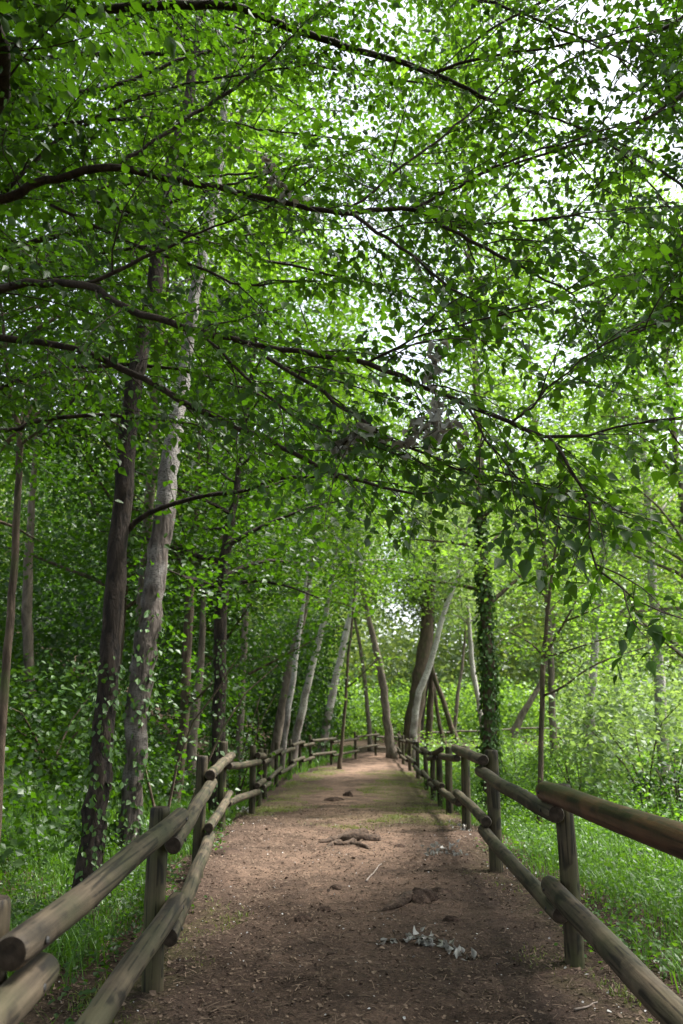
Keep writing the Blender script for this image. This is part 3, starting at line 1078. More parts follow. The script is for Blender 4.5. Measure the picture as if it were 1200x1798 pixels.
make_tree('right_wood_tree', 'tall poplar standing beyond the meadow at the right edge', px_trunk([(1165, 1330, 22), (1158, 1200, 19), (1150, 1080, 17), (1142, 950, 14)], 19.0), 16.0,
          'bark_pale', 'poplar_leaf', 53, t0=0.36, n_limbs=24, reach=3.2, leaf_size=0.10, n_per=24, sig=0.42, spacing=0.42)
make_tree('right_wood_tree', 'tall poplar behind the young thin tree on the right', px_trunk([(1035, 1310, 16), (1040, 1200, 14), (1050, 1080, 12), (1060, 950, 9)], 24.0), 15.0,
          'bark_pale', 'poplar_leaf', 54, t0=0.28, n_limbs=24, reach=3.4, leaf_size=0.12, n_per=22, sig=0.46, spacing=0.5)

# ------------------------------------------------------------------ overhanging elm: limbs arching across the whole upper picture
EL = np.random.default_rng(77)
LF = {}


def open_tree(name, label, trk):
    base = np.array((trk[0][0], trk[0][1], float(zg(trk[0][0], trk[0][1]))))
    root = thing(name, base, label, 'tree')
    trk = np.array(trk, float)
    trk[0, 2] = base[2] - 0.1
    trunk_mesh(root, base, trk, M['bark_elm'], EL, 0.2, 14)
    LF[name] = ([], [], [], [])
    return (name, root, base, trk)


def spray(lf, q, mb, rng, dens=1.0, lmax=1.2, start=0.06, leafsize=0.066, droop=0.10):
    """side branchlets, twiglets and leaves along limb polyline q"""
    s = np.concatenate(((0,), np.cumsum(np.linalg.norm(np.diff(q[:, :3], axis=0), axis=1))))
    L = s[-1]
    pos = start * L
    sg = 1
    Z = np.array((0, 0, 1.0))
    while pos < L:
        t = pos / L
        p = np.array([np.interp(pos, s, q[:, k]) for k in range(3)])
        i = min(np.searchsorted(s, pos), len(q) - 1)
        d = unit(q[i, :3] - q[max(i - 1, 0), :3])
        up = unit(Z + rng.normal(0, 0.36, 3))
        sd = unit(np.cross(up, d)) * sg
        sg = -sg
        a = math.radians(rng.uniform(32, 75))
        v = unit(d * math.cos(a) + sd * math.sin(a) + Z * rng.normal(0.02, 0.28))
        ln = rng.uniform(0.35, lmax) * (1 - 0.4 * t)
        m = 7
        P = [p]
        dv = v.copy()
        for k in range(m):
            dv = unit(dv + 0.10 * d + rng.normal(0, 0.09, 3) - Z * droop * 0.5)
            P.append(P[-1] + dv * ln / m)
        P = np.array(P)
        r0 = 0.0026 + 0.0036 * ln
        mb.tube(P, np.linspace(r0, 0.0012, m + 1), 4, False)
        tp = 0.08
        g = 1
        while tp < ln:
            f = tp / ln * m
            k = min(int(f), m - 1)
            b = P[k] + (P[k + 1] - P[k]) * (f - k)
            dd = unit(P[k + 1] - P[k])
            up2 = unit(up + rng.normal(0, 0.25, 3))
            s2 = unit(np.cross(up2, dd)) * g
            g = -g
            a2 = math.radians(rng.uniform(38, 65))
            w = unit(dd * math.cos(a2) + s2 * math.sin(a2) - Z * rng.uniform(0, 0.4))
            tl = rng.uniform(0.08, 0.34) * (1 - 0.35 * tp / ln)
            mb.tube((b, b + w * tl * 0.5, b + w * tl - Z * 0.08 * tl), (0.0016, 0.0013, 0.0008), 3, False)
            nl = max(3, int(tl / 0.033))
            tt = (np.arange(nl) + 0.7) / nl
            side = np.where(np.arange(nl) % 2 == 0, 1, -1)[:, None]
            s3 = unit(np.cross(up2, w))
            A = w * 0.65 + s3 * side * 0.8 + rng.normal(0, 0.25, (nl, 3)) - Z * rng.uniform(0.05, 0.7, (nl, 1))
            A[-1] = w + rng.normal(0, 0.2, 3) - Z * 0.3
            lf[0].append(b + w * tl * tt[:, None])
            lf[1].append(A)
            lf[2].append(up2 + rng.normal(0, 0.42, (nl, 3)))
            lf[3].append(leafsize * rng.uniform(0.5, 1.3, nl) * (0.75 + 0.4 * tt))
            tp += rng.uniform(0.05, 0.09)
        pos += rng.uniform(0.10, 0.19) / dens


def limb(tree, pts, Y0, Y1, from_trunk=None, dens=1.08, lmax=1.2, leafsize=0.056, start=0.04, world_pts=None):
    name, root, base, trk = tree
    q = br(pts, Y0, Y1) if world_pts is None else np.array(world_pts, float)
    if from_trunk is not None:
        k = [np.interp(from_trunk, trk[:, 2], trk[:, c]) for c in range(3)]
        q = np.vstack((np.append(k, q[0, 3] * 1.25), q))
    q = resample(q, 0.10)
    q[1:-1, :3] += EL.normal(0, 0.006, (len(q) - 2, 3))
    mb = MB()
    mb.tube(q[:, :3], q[:, 3], 8, True, 0, 0.05, EL)
    spray(LF[name], q, mb, EL, dens, lmax, start, leafsize)
    mb.build('limb', M['bark_elm'], root, base)


def close_tree(tree, mat):
    name, root, base, trk = tree
    mb = MB()
    P, A, Nn, S = [np.concatenate(k) for k in LF[name]]
    leaves(mb, P, A, Nn, S, LEAF_FINE)
    print('LEAVES', name, len(P))
    mb.build('foliage', M[mat], root, base)


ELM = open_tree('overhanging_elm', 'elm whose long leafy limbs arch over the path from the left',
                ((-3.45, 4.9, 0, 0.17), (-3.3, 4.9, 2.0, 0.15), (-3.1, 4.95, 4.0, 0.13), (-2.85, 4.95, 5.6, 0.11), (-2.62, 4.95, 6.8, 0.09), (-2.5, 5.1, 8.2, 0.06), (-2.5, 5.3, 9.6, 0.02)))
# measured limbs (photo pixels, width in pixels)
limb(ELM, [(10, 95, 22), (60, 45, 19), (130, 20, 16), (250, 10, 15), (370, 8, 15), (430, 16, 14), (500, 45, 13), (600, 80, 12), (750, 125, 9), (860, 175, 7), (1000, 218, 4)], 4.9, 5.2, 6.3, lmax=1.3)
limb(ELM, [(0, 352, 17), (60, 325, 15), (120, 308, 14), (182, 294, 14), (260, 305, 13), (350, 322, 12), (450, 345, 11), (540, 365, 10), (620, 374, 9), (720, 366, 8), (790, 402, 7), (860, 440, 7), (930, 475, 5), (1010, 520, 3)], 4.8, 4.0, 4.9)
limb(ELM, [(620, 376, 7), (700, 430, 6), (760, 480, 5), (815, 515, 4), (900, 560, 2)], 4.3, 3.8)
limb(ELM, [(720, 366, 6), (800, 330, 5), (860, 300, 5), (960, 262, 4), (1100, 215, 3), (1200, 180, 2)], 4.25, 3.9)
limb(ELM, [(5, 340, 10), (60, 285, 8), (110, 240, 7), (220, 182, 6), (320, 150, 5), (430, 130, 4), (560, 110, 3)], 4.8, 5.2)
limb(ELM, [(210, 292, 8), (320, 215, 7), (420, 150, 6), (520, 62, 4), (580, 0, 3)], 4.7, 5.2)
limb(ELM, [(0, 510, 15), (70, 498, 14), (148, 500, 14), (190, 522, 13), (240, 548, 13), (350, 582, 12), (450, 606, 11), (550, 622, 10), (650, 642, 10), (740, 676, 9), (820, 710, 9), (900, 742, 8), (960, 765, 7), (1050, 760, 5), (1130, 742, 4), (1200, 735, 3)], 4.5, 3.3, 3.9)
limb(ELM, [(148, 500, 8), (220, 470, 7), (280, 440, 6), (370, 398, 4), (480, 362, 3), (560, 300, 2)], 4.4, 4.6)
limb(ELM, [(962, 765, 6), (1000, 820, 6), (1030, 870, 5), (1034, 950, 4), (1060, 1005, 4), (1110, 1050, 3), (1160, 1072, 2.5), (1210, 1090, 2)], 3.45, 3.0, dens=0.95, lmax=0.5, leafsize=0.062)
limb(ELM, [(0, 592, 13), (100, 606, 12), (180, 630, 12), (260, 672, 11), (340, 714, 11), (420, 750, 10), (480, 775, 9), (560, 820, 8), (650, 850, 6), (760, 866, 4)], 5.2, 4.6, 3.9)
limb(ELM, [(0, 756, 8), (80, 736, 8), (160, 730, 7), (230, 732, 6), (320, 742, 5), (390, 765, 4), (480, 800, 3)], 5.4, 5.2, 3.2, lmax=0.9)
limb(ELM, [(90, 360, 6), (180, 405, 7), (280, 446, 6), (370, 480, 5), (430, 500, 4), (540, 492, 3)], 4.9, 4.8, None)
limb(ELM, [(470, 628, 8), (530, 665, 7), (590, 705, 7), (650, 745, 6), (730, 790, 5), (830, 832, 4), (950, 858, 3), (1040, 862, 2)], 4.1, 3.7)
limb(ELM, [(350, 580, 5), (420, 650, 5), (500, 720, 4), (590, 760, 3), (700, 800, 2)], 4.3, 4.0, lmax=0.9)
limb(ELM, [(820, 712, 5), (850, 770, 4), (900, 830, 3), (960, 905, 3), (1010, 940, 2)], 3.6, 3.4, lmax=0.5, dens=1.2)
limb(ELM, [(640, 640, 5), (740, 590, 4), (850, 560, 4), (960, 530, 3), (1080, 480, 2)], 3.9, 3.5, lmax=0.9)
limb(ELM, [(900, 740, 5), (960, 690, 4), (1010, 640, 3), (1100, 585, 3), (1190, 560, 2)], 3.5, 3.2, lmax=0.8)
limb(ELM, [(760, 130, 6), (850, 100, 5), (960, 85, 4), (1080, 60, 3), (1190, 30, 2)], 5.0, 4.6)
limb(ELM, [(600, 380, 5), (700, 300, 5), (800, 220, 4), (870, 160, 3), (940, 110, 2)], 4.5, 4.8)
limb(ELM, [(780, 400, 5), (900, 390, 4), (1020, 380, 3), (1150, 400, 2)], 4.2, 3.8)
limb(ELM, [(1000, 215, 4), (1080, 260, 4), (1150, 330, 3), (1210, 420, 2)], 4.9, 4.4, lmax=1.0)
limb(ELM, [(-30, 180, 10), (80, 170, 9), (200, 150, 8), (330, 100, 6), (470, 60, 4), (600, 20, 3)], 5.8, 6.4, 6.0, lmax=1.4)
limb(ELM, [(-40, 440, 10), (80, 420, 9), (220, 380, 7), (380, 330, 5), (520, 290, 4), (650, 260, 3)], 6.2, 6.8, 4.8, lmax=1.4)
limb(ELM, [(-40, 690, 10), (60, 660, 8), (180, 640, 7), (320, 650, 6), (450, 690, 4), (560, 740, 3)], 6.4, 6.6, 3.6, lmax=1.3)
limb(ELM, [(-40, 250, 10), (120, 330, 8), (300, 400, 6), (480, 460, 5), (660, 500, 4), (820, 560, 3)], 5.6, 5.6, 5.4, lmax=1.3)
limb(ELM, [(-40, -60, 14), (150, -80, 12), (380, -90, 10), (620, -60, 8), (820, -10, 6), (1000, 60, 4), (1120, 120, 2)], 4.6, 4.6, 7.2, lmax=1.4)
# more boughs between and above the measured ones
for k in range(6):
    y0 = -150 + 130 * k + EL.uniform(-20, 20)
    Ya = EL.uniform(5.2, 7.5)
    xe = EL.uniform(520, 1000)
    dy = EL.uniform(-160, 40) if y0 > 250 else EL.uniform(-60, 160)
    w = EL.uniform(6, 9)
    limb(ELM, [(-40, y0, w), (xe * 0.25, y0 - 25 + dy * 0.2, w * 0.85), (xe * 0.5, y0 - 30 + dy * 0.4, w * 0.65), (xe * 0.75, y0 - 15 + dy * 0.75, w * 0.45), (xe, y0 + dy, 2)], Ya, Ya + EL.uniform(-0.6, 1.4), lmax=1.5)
# unseen boughs over and behind the camera, added to shade the near path
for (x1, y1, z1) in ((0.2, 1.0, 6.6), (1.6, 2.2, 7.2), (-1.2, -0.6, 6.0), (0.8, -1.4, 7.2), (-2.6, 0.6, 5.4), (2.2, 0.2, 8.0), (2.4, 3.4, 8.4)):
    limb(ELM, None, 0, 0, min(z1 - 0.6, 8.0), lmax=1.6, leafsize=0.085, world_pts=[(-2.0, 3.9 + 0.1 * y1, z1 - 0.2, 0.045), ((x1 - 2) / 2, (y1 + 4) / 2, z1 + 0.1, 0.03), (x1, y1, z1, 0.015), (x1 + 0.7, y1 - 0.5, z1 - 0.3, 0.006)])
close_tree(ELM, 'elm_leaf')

ALD = open_tree('right_elm', 'broad-leaved tree whose boughs lean in over the path from the top right corner',
                ((4.3, 6.2, 0, 0.16), (4.2, 6.2, 2.5, 0.14), (4.0, 6.1, 5.0, 0.12), (3.8, 6.0, 7.5, 0.09), (3.7, 5.9, 9.5, 0.05), (3.7, 5.9, 11.0, 0.02)))
for pts, Ya, Yb, zt in (
        ([(1240, 160, 10), (1140, 205, 7), (1060, 245, 6), (960, 268, 5), (860, 300, 4), (760, 340, 2)], 5.8, 5.0, 6.0),
        ([(1240, 20, 10), (1150, 60, 7), (1040, 90, 5), (930, 150, 4), (840, 230, 2)], 5.6, 5.2, 7.2),
        ([(1240, 430, 8), (1170, 450, 6), (1100, 500, 4), (1040, 560, 2)], 5.9, 5.6, 4.6),
        ([(1240, -90, 12), (1100, -60, 9), (960, 0, 6), (850, 60, 4), (760, 130, 2)], 5.4, 5.4, 8.0),
        ([(1240, -200, 12), (1080, -190, 9), (900, -150, 7), (740, -90, 5), (600, -20, 2)], 5.2, 5.0, 8.6),
        ([(1240, 570, 8), (1180, 560, 6), (1110, 590, 4), (1050, 640, 2)], 6.2, 6.0, 4.0),
        ([(1260, 400, 8), (1200, 330, 6), (1120, 270, 4), (1050, 230, 2)], 7.0, 7.8, 5.6)):
    limb(ALD, pts, Ya, Yb, zt, lmax=1.3, dens=1.0, leafsize=0.062)
for (x1, y1, z1) in ((2.6, 3.2, 8.2), (1.2, 4.6, 9.0), (3.4, 1.6, 7.4)):  # out-of-view boughs overhead, added for shade
    limb(ALD, None, 0, 0, z1 - 0.6, lmax=1.7, leafsize=0.085, world_pts=[(3.7, 5.2, z1 - 0.2, 0.04), ((x1 + 3.6) / 2, (y1 + 5.2) / 2, z1 + 0.1, 0.025), (x1, y1, z1, 0.008)])
for (x1, y1, z1) in ((5.4, 7.0, 6.2), (4.6, 8.6, 7.0), (6.2, 8.0, 7.6), (5.0, 5.2, 6.4), (3.9, 7.6, 8.8), (5.6, 9.6, 8.4), (4.4, 4.0, 7.2), (6.0, 5.8, 8.6), (4.2, 9.8, 6.4)):  # dense boughs out of view, added to keep sun off the near ground
    limb(ALD, None, 0, 0, z1 - 0.8, lmax=1.7, leafsize=0.095, dens=2.0, world_pts=[(4.2, 6.3, z1 - 0.4, 0.045), ((x1 + 4.2) / 2, (y1 + 6.3) / 2, z1, 0.03), (x1, y1, z1, 0.015), (x1 * 1.15 - 0.6, y1 * 1.15 - 0.9, z1 - 0.3, 0.006)])
close_tree(ALD, 'elm_leaf')

# ------------------------------------------------------------------ background wood, thickets, scrub
BG = np.random.default_rng(99)


def mass(name, label, n, xr, yr, zr, leaf, size, n_per, sig, kind='stuff', shape=None, tpl=LEAF_FAR, cat=None):
    mb = MB()
    x = BG.uniform(*xr, n)
    y = BG.uniform(*yr, n)
    z = zg(x, y) + BG.uniform(0, 1, n) ** 1.1 * (zr[1] - zr[0]) + zr[0]
    C = np.stack((x, y, z), 1)
    if shape is not None:
        C = C[shape(C)]
    leaf_cloud(mb, BG, C, n_per, (sig, sig, sig * 0.6), size, tpl, 1.7)
    o = mb.build(name, M[leaf], smooth=False)
    return tag(o, label, cat, kind=kind)


def lump(C, s=0.35, off=0.0, k=1.0):
    """a lumpy wood: keep clump centres where a smooth field is positive"""
    f = np.sin(C[:, 0] * s + 1.3) + np.sin(C[:, 1] * s * 0.9 + 0.7) + np.sin(C[:, 2] * s * 1.3 + C[:, 0] * 0.11) + 0.6 * np.sin(C[:, 0] * s * 2.3 + C[:, 2] * 0.8)
    return f * k > off


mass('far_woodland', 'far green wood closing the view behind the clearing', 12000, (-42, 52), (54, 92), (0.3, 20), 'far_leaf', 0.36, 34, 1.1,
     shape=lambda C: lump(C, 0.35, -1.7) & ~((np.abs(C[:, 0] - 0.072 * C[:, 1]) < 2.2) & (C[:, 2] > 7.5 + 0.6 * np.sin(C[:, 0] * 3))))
mass('left_thicket', 'dark thicket on the bank behind the left fence', 2600, (-14, -2.6), (19, 36), (0.1, 7.5), 'dark_leaf', 0.15, 34, 0.5,
     shape=lambda C: lump(C, 0.6, -0.5) & (C[:, 0] < -3.2 - 0.05 * (C[:, 1] - 18)))
mass('far_thicket', 'dark thicket behind the leaning poplars at the left end of the path', 1500, (-11, -0.6), (34, 46), (0.1, 6.0), 'dark_leaf', 0.17, 34, 0.6, shape=lambda C: lump(C, 0.6, -0.9) & (C[:, 0] < 0.4 - 0.35 * np.clip(C[:, 2] - 4, 0, 9)))
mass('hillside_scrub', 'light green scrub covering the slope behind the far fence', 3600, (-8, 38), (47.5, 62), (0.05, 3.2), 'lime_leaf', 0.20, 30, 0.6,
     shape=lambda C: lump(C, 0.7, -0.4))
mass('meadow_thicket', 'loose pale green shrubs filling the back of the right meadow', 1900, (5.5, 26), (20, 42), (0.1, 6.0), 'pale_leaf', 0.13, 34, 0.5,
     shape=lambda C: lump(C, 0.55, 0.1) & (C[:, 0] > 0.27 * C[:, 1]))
mass('bank_undergrowth', 'ivy and brambles spread over the left bank', 2000, (-11, -2.6), (6.5, 20), (0.03, 0.55), 'elm_leaf', 0.08, 34, 0.26)


# --- distinct shrubs
def shrub(name, label, px, py, Y, w, h, leaf, size, seed, n=60, n_per=30, stems=5):
    rng = np.random.default_rng(seed)
    p = at(px, py, Y)
    p[2] = float(zg(p[0], p[1]))
    root = thing(name, p, label, 'shrub')
    wb = MB()
    C = []
    for k in range(stems):
        az = k * 2.4 + rng.uniform(0, 0.6)
        q = [p + np.array((0, 0, -0.05))]
        d = unit(np.array((math.cos(az) * 0.22, math.sin(az) * 0.22, 1.0)))
        for s in range(5):
            d = unit(d + rng.normal(0, 0.14, 3) + np.array((math.cos(az), math.sin(az), 0)) * 0.06 * w)
            q.append(q[-1] + d * h * 0.2)
        wb.tube(q, np.linspace(0.02, 0.005, 6), 5, False)
    wb.build('stems', M['bark_brown'], root, p)
    u = rng.normal(0, 1, (n, 3))
    u = unit(u) * rng.uniform(0.35, 1, (n, 1)) ** 0.6
    C = p + np.array((0, 0, h * 0.52)) + u * np.array((w * 0.5, w * 0.5, h * 0.5))
    lb = MB()
    leaf_cloud(lb, rng, C, n_per, (w * 0.10, w * 0.10, h * 0.06), size, LEAF_MID, 0.6, 0.4)
    lb.build('foliage', M[leaf], root, p, smooth=False)
    return root


shrub('pale_shrub', 'large pale-leaved elder shrub at the right edge beyond the fence', 1130, 1330, 13.0, 2.4, 2.3, 'pale_leaf', 0.10, 61, 80, 34)
shrub('pale_shrub', 'smaller pale shrub hung with white fluff, left of the elder', 1010, 1320, 15.5, 1.9, 1.5, 'lime_leaf', 0.075, 62, 60, 34)
shrub('dark_shrub', 'low dark shrub under the elder at the right edge', 1185, 1370, 11.5, 1.1, 1.1, 'dark_leaf', 0.07, 63, 34, 30)
shrub('green_shrub', 'rounded shrub at the foot of the ivy-clad tree', 905, 1330, 19.0, 2.0, 1.5, 'lime_leaf', 0.09, 64, 54, 30)
shrub('elm_sucker', 'leafy elm shoot sticking out between the silver poplar and the ivy tree', 300, 1420, 8.9, 1.0, 2.3, 'elm_leaf', 0.07, 65, 22, 18, 3)
shrub('green_shrub', 'leafy shrub hugging the right side of the ivy tree behind the left fence', 412, 1330, 14.5, 1.1, 2.2, 'elm_leaf', 0.08, 66, 44, 26)
shrub('dark_shrub', 'dark glossy shrub on the bank between the left edge and the dark leaning tree', 85, 1330, 10.5, 2.4, 1.5, 'ivy_leaf', 0.08, 67, 60, 30)

# --- understory canopy that belongs to trees just out of view on both sides
def side_tree(name, label, base, top, seed, leaf, bark, reach, n_limbs, leaf_size, n_per, sig, t0=0.2, bias=None, spacing=0.36, tpl=LEAF_MID):
    x, y = base
    g = float(zg(x, y))
    tr = np.array(((x, y, g - 0.1, 0.10), (x + 0.1, y, g + top * 0.3, 0.085), (x + 0.05, y + 0.1, g + top * 0.6, 0.06)))
    return make_tree(name, label, tr, g + top, bark, leaf, seed, t0=t0, n_limbs=n_limbs, reach=reach, leaf_size=leaf_size, n_per=n_per, sig=sig, spacing=spacing, bias=bias, tpl=tpl, step=0.3)


side_tree('bank_tree', 'leafy elm on the left bank, crown filling the view behind the thin forked tree', (-5.2, 10.0), 13.0, 71, 'elm_leaf', 'bark_brown', 3.2, 34, 0.085, 30, 0.36, 0.15)
side_tree('bank_tree', 'dense dark elm standing on the bank behind the slim brown tree', (-4.6, 16.5), 17.0, 72, 'elm_leaf', 'bark_brown', 3.8, 36, 0.11, 30, 0.46, 0.15)
side_tree('bank_tree', 'tallest elm on the left bank, its crown closing the sky between the upper limbs', (-7.6, 12.5), 19.0, 77, 'elm_leaf', 'bark_brown', 4.2, 40, 0.10, 34, 0.48, 0.25, spacing=0.42)
side_tree('path_poplar', 'high poplar crown behind the silver poplar trunk, yellow-green in the light', (-3.45, 13.5), 17.0, 78, 'poplar_leaf', 'bark_grey', 3.0, 34, 0.085, 30, 0.42, 0.42, spacing=0.40)
side_tree('added_shade_tree', 'unseen tree added for shade behind the photographer left of the path', (-3.2, -3.5), 12.0, 171, 'elm_leaf', 'bark_brown', 4.4, 26, 0.16, 22, 0.55, 0.2, tpl=LEAF_FAR, spacing=0.5)  # this and the next two stand out of view, added to shade the foreground
side_tree('added_shade_tree', 'unseen tree added for shade behind the photographer right of the path', (3.6, -3.0), 12.0, 172, 'elm_leaf', 'bark_brown', 4.4, 26, 0.16, 22, 0.55, 0.2, tpl=LEAF_FAR, spacing=0.5)
side_tree('added_shade_tree', 'unseen tree added for shade farther back along the path behind the photographer', (0.5, -9.5), 13.0, 173, 'elm_leaf', 'bark_brown', 5.0, 26, 0.18, 22, 0.6, 0.15, tpl=LEAF_FAR, spacing=0.5)
side_tree('path_poplar', 'highest poplar crown over the path, closing the sky above the leaning row', (-2.7, 21.8), 23.0, 79, 'poplar_leaf', 'bark_grey', 4.8, 40, 0.13, 30, 0.55, 0.4, spacing=0.5)
side_tree('path_poplar', 'high poplar straight behind the ivy-wrapped tree, its loose crown above the right fence', (3.36, 19.0), 23.0, 80, 'poplar_leaf', 'bark_grey', 4.6, 34, 0.12, 26, 0.55, 0.45, spacing=0.5)
side_tree('hedge_elm', 'leafy elm behind the left fence whose boughs hang over the leaning row', (-2.9, 18.5), 9.5, 73, 'elm_leaf', 'bark_brown', 2.6, 24, 0.11, 24, 0.38, 0.22)
side_tree('meadow_poplar', 'bright-leaved poplar beyond the right fence, crown behind the hanging branch tip', (7.0, 16.0), 13.5, 74, 'lime_leaf', 'bark_grey', 3.3, 28, 0.10, 24, 0.42, 0.18)
side_tree('meadow_poplar', 'tall poplar crown filling the upper middle of the view far over the path', (-1.9, 42.0), 19.0, 75, 'poplar_leaf', 'bark_grey', 4.5, 30, 0.20, 22, 0.7, 0.25, tpl=LEAF_FAR, spacing=0.6)
side_tree('meadow_poplar', 'tall poplar crown above the ivy-clad tree', (5.85, 23.0), 17.0, 76, 'poplar_leaf', 'bark_grey', 3.6, 28, 0.13, 22, 0.5, 0.35, tpl=LEAF_FAR, spacing=0.5)

# ------------------------------------------------------------------ grass, herbs, litter
GR = np.random.default_rng(123)


def grass(name, label, n, xr, yr, hr, width, leaf='grass', keep=None, lean=0.62):
    x = GR.uniform(*xr, n)
    y = GR.uniform(*yr, n)
    if keep is not None:
        k = keep(x, y)
        x, y = x[k], y[k]
    n = len(x)
    h = GR.uniform(*hr, n) * (0.75 + 0.35 * np.sin(x * 2.1 + y) * np.sin(y * 1.7))
    az = GR.uniform(0, 6.28, n)
    d = np.stack((np.cos(az), np.sin(az), np.zeros(n)), 1)
    s = np.stack((-np.sin(az), np.cos(az), np.zeros(n)), 1) * (width * GR.uniform(0.6, 1.3, n))[:, None]
    b = np.stack((x, y, zg(x, y) - 0.01), 1)
    le = np.abs(GR.normal(lean, lean * 0.6, n))[:, None] * h[:, None]
    up = np.array((0, 0, 1.0)) * h[:, None]
    m1 = b + up * 0.5 + d * le * 0.25
    tp = b + up * (1 - 0.25 * (le / h[:, None]) ** 2) + d * le
    V = np.stack((b - s, b + s, m1 + s * 0.8, m1 - s * 0.8, tp), 1).reshape(-1, 3)
    o = (np.arange(n) * 5)[:, None]
    mb = MB()
    mb.add(V, o + np.array((0, 1, 2, 3)))
    mb.l.append((o + np.array((3, 2, 4))).ravel())
    mb.s.append(np.full(n, 3))
    mb.m.append(np.zeros(n, int))
    ob = mb.build(name, M[leaf], smooth=False)
    return tag(ob, label, kind='stuff')


def off_path(x, y, m=0.0):
    return (x < pxl(y) - m) | (x > pxr(y) + m)


def patchy(x, y, s=1.0, th=0.0):
    return np.sin(x * 2.3 * s + 1) * np.sin(y * 1.9 * s) + 0.6 * np.sin(x * 5.1 * s + y * 3.3 * s) + GR.normal(0, 0.35, len(x)) > th


def herbs(name, label, n, xr, yr, zr, size, leaf, n_per, sig, keep, tpl=LEAF_MID):
    x = GR.uniform(*xr, n)
    y = GR.uniform(*yr, n)
    k = keep(x, y)
    x, y = x[k], y[k]
    C = np.stack((x, y, zg(x, y) + GR.uniform(*zr, len(x))), 1)
    mb = MB()
    leaf_cloud(mb, GR, C, n_per, (sig, sig, sig * 0.7), size, tpl, 0.5, 0.2)
    return tag(mb.build(name, M[leaf], smooth=False), label, kind='stuff')


grass('left_grass', 'long shaded grass growing behind the left fence', 130000, (-6.5, -1.1), (2.0, 16), (0.07, 0.34), 0.0038, keep=lambda x, y: off_path(x, y, 0.1) & (GR.uniform(0, 1, len(x)) < 0.04 + sstep((-x - 1.25 + 0.06 * np.clip(y - 4, 0, 6) - 0.2 * np.sin(y * 2.0)) / 0.9)))
grass('right_grass', 'bright long grass growing behind the right fence', 190000, (1.6, 11), (2.6, 22), (0.07, 0.34), 0.0038, keep=lambda x, y: off_path(x, y, 0.1) & (GR.uniform(0, 1, len(x)) < 0.03 + sstep((x - 1.65 - 0.2 * np.sin(y * 2.2) + 0.10 * np.clip(y - 5, 0, 5)) / 1.3)))
grass('tall_weeds', 'tall uneven weeds and seeding grass standing above the right-hand grass', 9000, (2.3, 11), (4.5, 22), (0.35, 0.85), 0.0042, keep=lambda x, y: patchy(x, y, 0.6, 0.3), lean=0.4)
herbs('leafy_weeds', 'clumps of tall leafy weeds in the right-hand grass', 1500, (2.3, 10), (5, 20), (0.25, 0.75), 0.055, 'herb_leaf', 15, 0.13, lambda x, y: patchy(x, y, 0.8, 0.35))
grass('far_grass', 'bright meadow grass in the distance beyond the fences', 36000, (-3, 18), (18, 39), (0.2, 0.5), 0.012, keep=lambda x, y: off_path(x, y, 0.2))


def verge(x, y):
    """thin grass growing on the path itself, along its sides and in two far patches"""
    l, r = pxl(y), pxr(y)
    w = GR.uniform(0, 1, len(x))
    a = (x < l + 0.85 + 0.25 * np.sin(y * 1.3 + 1)) & (y > 12) & (y < 27)
    b = (x > r - 1.4 - 0.25 * np.sin(y * 1.3 + 1)) & (y > 11) & (y < 26)
    c = (x < l + 0.55) & (y > 3.6) & (y < 6.6) & (patchy(x, y, 1.6, 0.5))
    e = (x > r - 0.5) & (y > 3) & (y < 9) & (patchy(x, y, 1.7, 0.75))
    f = (np.abs(x - 0.3) < 0.9) & (np.abs(y - 11.2) < 0.7) & patchy(x, y, 1.3, 0.6)
    return ((a | b) & patchy(x, y, 0.9, -0.3) & (w < 0.8)) | c | e | f


grass('path_grass', 'short yellowish grass in thin patches on the path', 330000, (-2.0, 3.0), (2.6, 27), (0.02, 0.065), 0.0045, leaf='path_grass', keep=lambda x, y: ~off_path(x, y, 0.0) & verge(x, y), lean=0.7)


herbs('left_herbs', 'low broad-leaved plants at the foot of the left fence', 4200, (-4.5, -0.95), (2.0, 11), (0.02, 0.17), 0.036, 'elm_leaf', 14, 0.08, lambda x, y: off_path(x, y, -0.05) & patchy(x, y, 0.9, -0.35))
herbs('right_herbs', 'nettles and leafy plants behind the right fence', 3600, (1.6, 10), (2.6, 22), (0.03, 0.42), 0.040, 'herb_leaf', 16, 0.12, lambda x, y: off_path(x, y, 0.15) & (GR.uniform(0, 1, len(x)) < 0.12 + sstep((x - 1.5 + 0.1 * np.clip(y - 5, 0, 5)) / 1.0)))
herbs('creeping_herbs', 'creeping small-leaved plants and seedlings along the foot of the right fence', 2600, (1.35, 4.2), (2.2, 11), (0.01, 0.14), 0.034, 'herb_leaf', 13, 0.075, lambda x, y: off_path(x, y, -0.15) & patchy(x, y, 1.0, 0.0))
herbs('far_herbs', 'tall leafy plants across the distant meadow', 2000, (2.6, 24), (18, 38), (0.1, 0.8), 0.11, 'lime_leaf', 16, 0.28, lambda x, y: off_path(x, y, 0.5), LEAF_FAR)


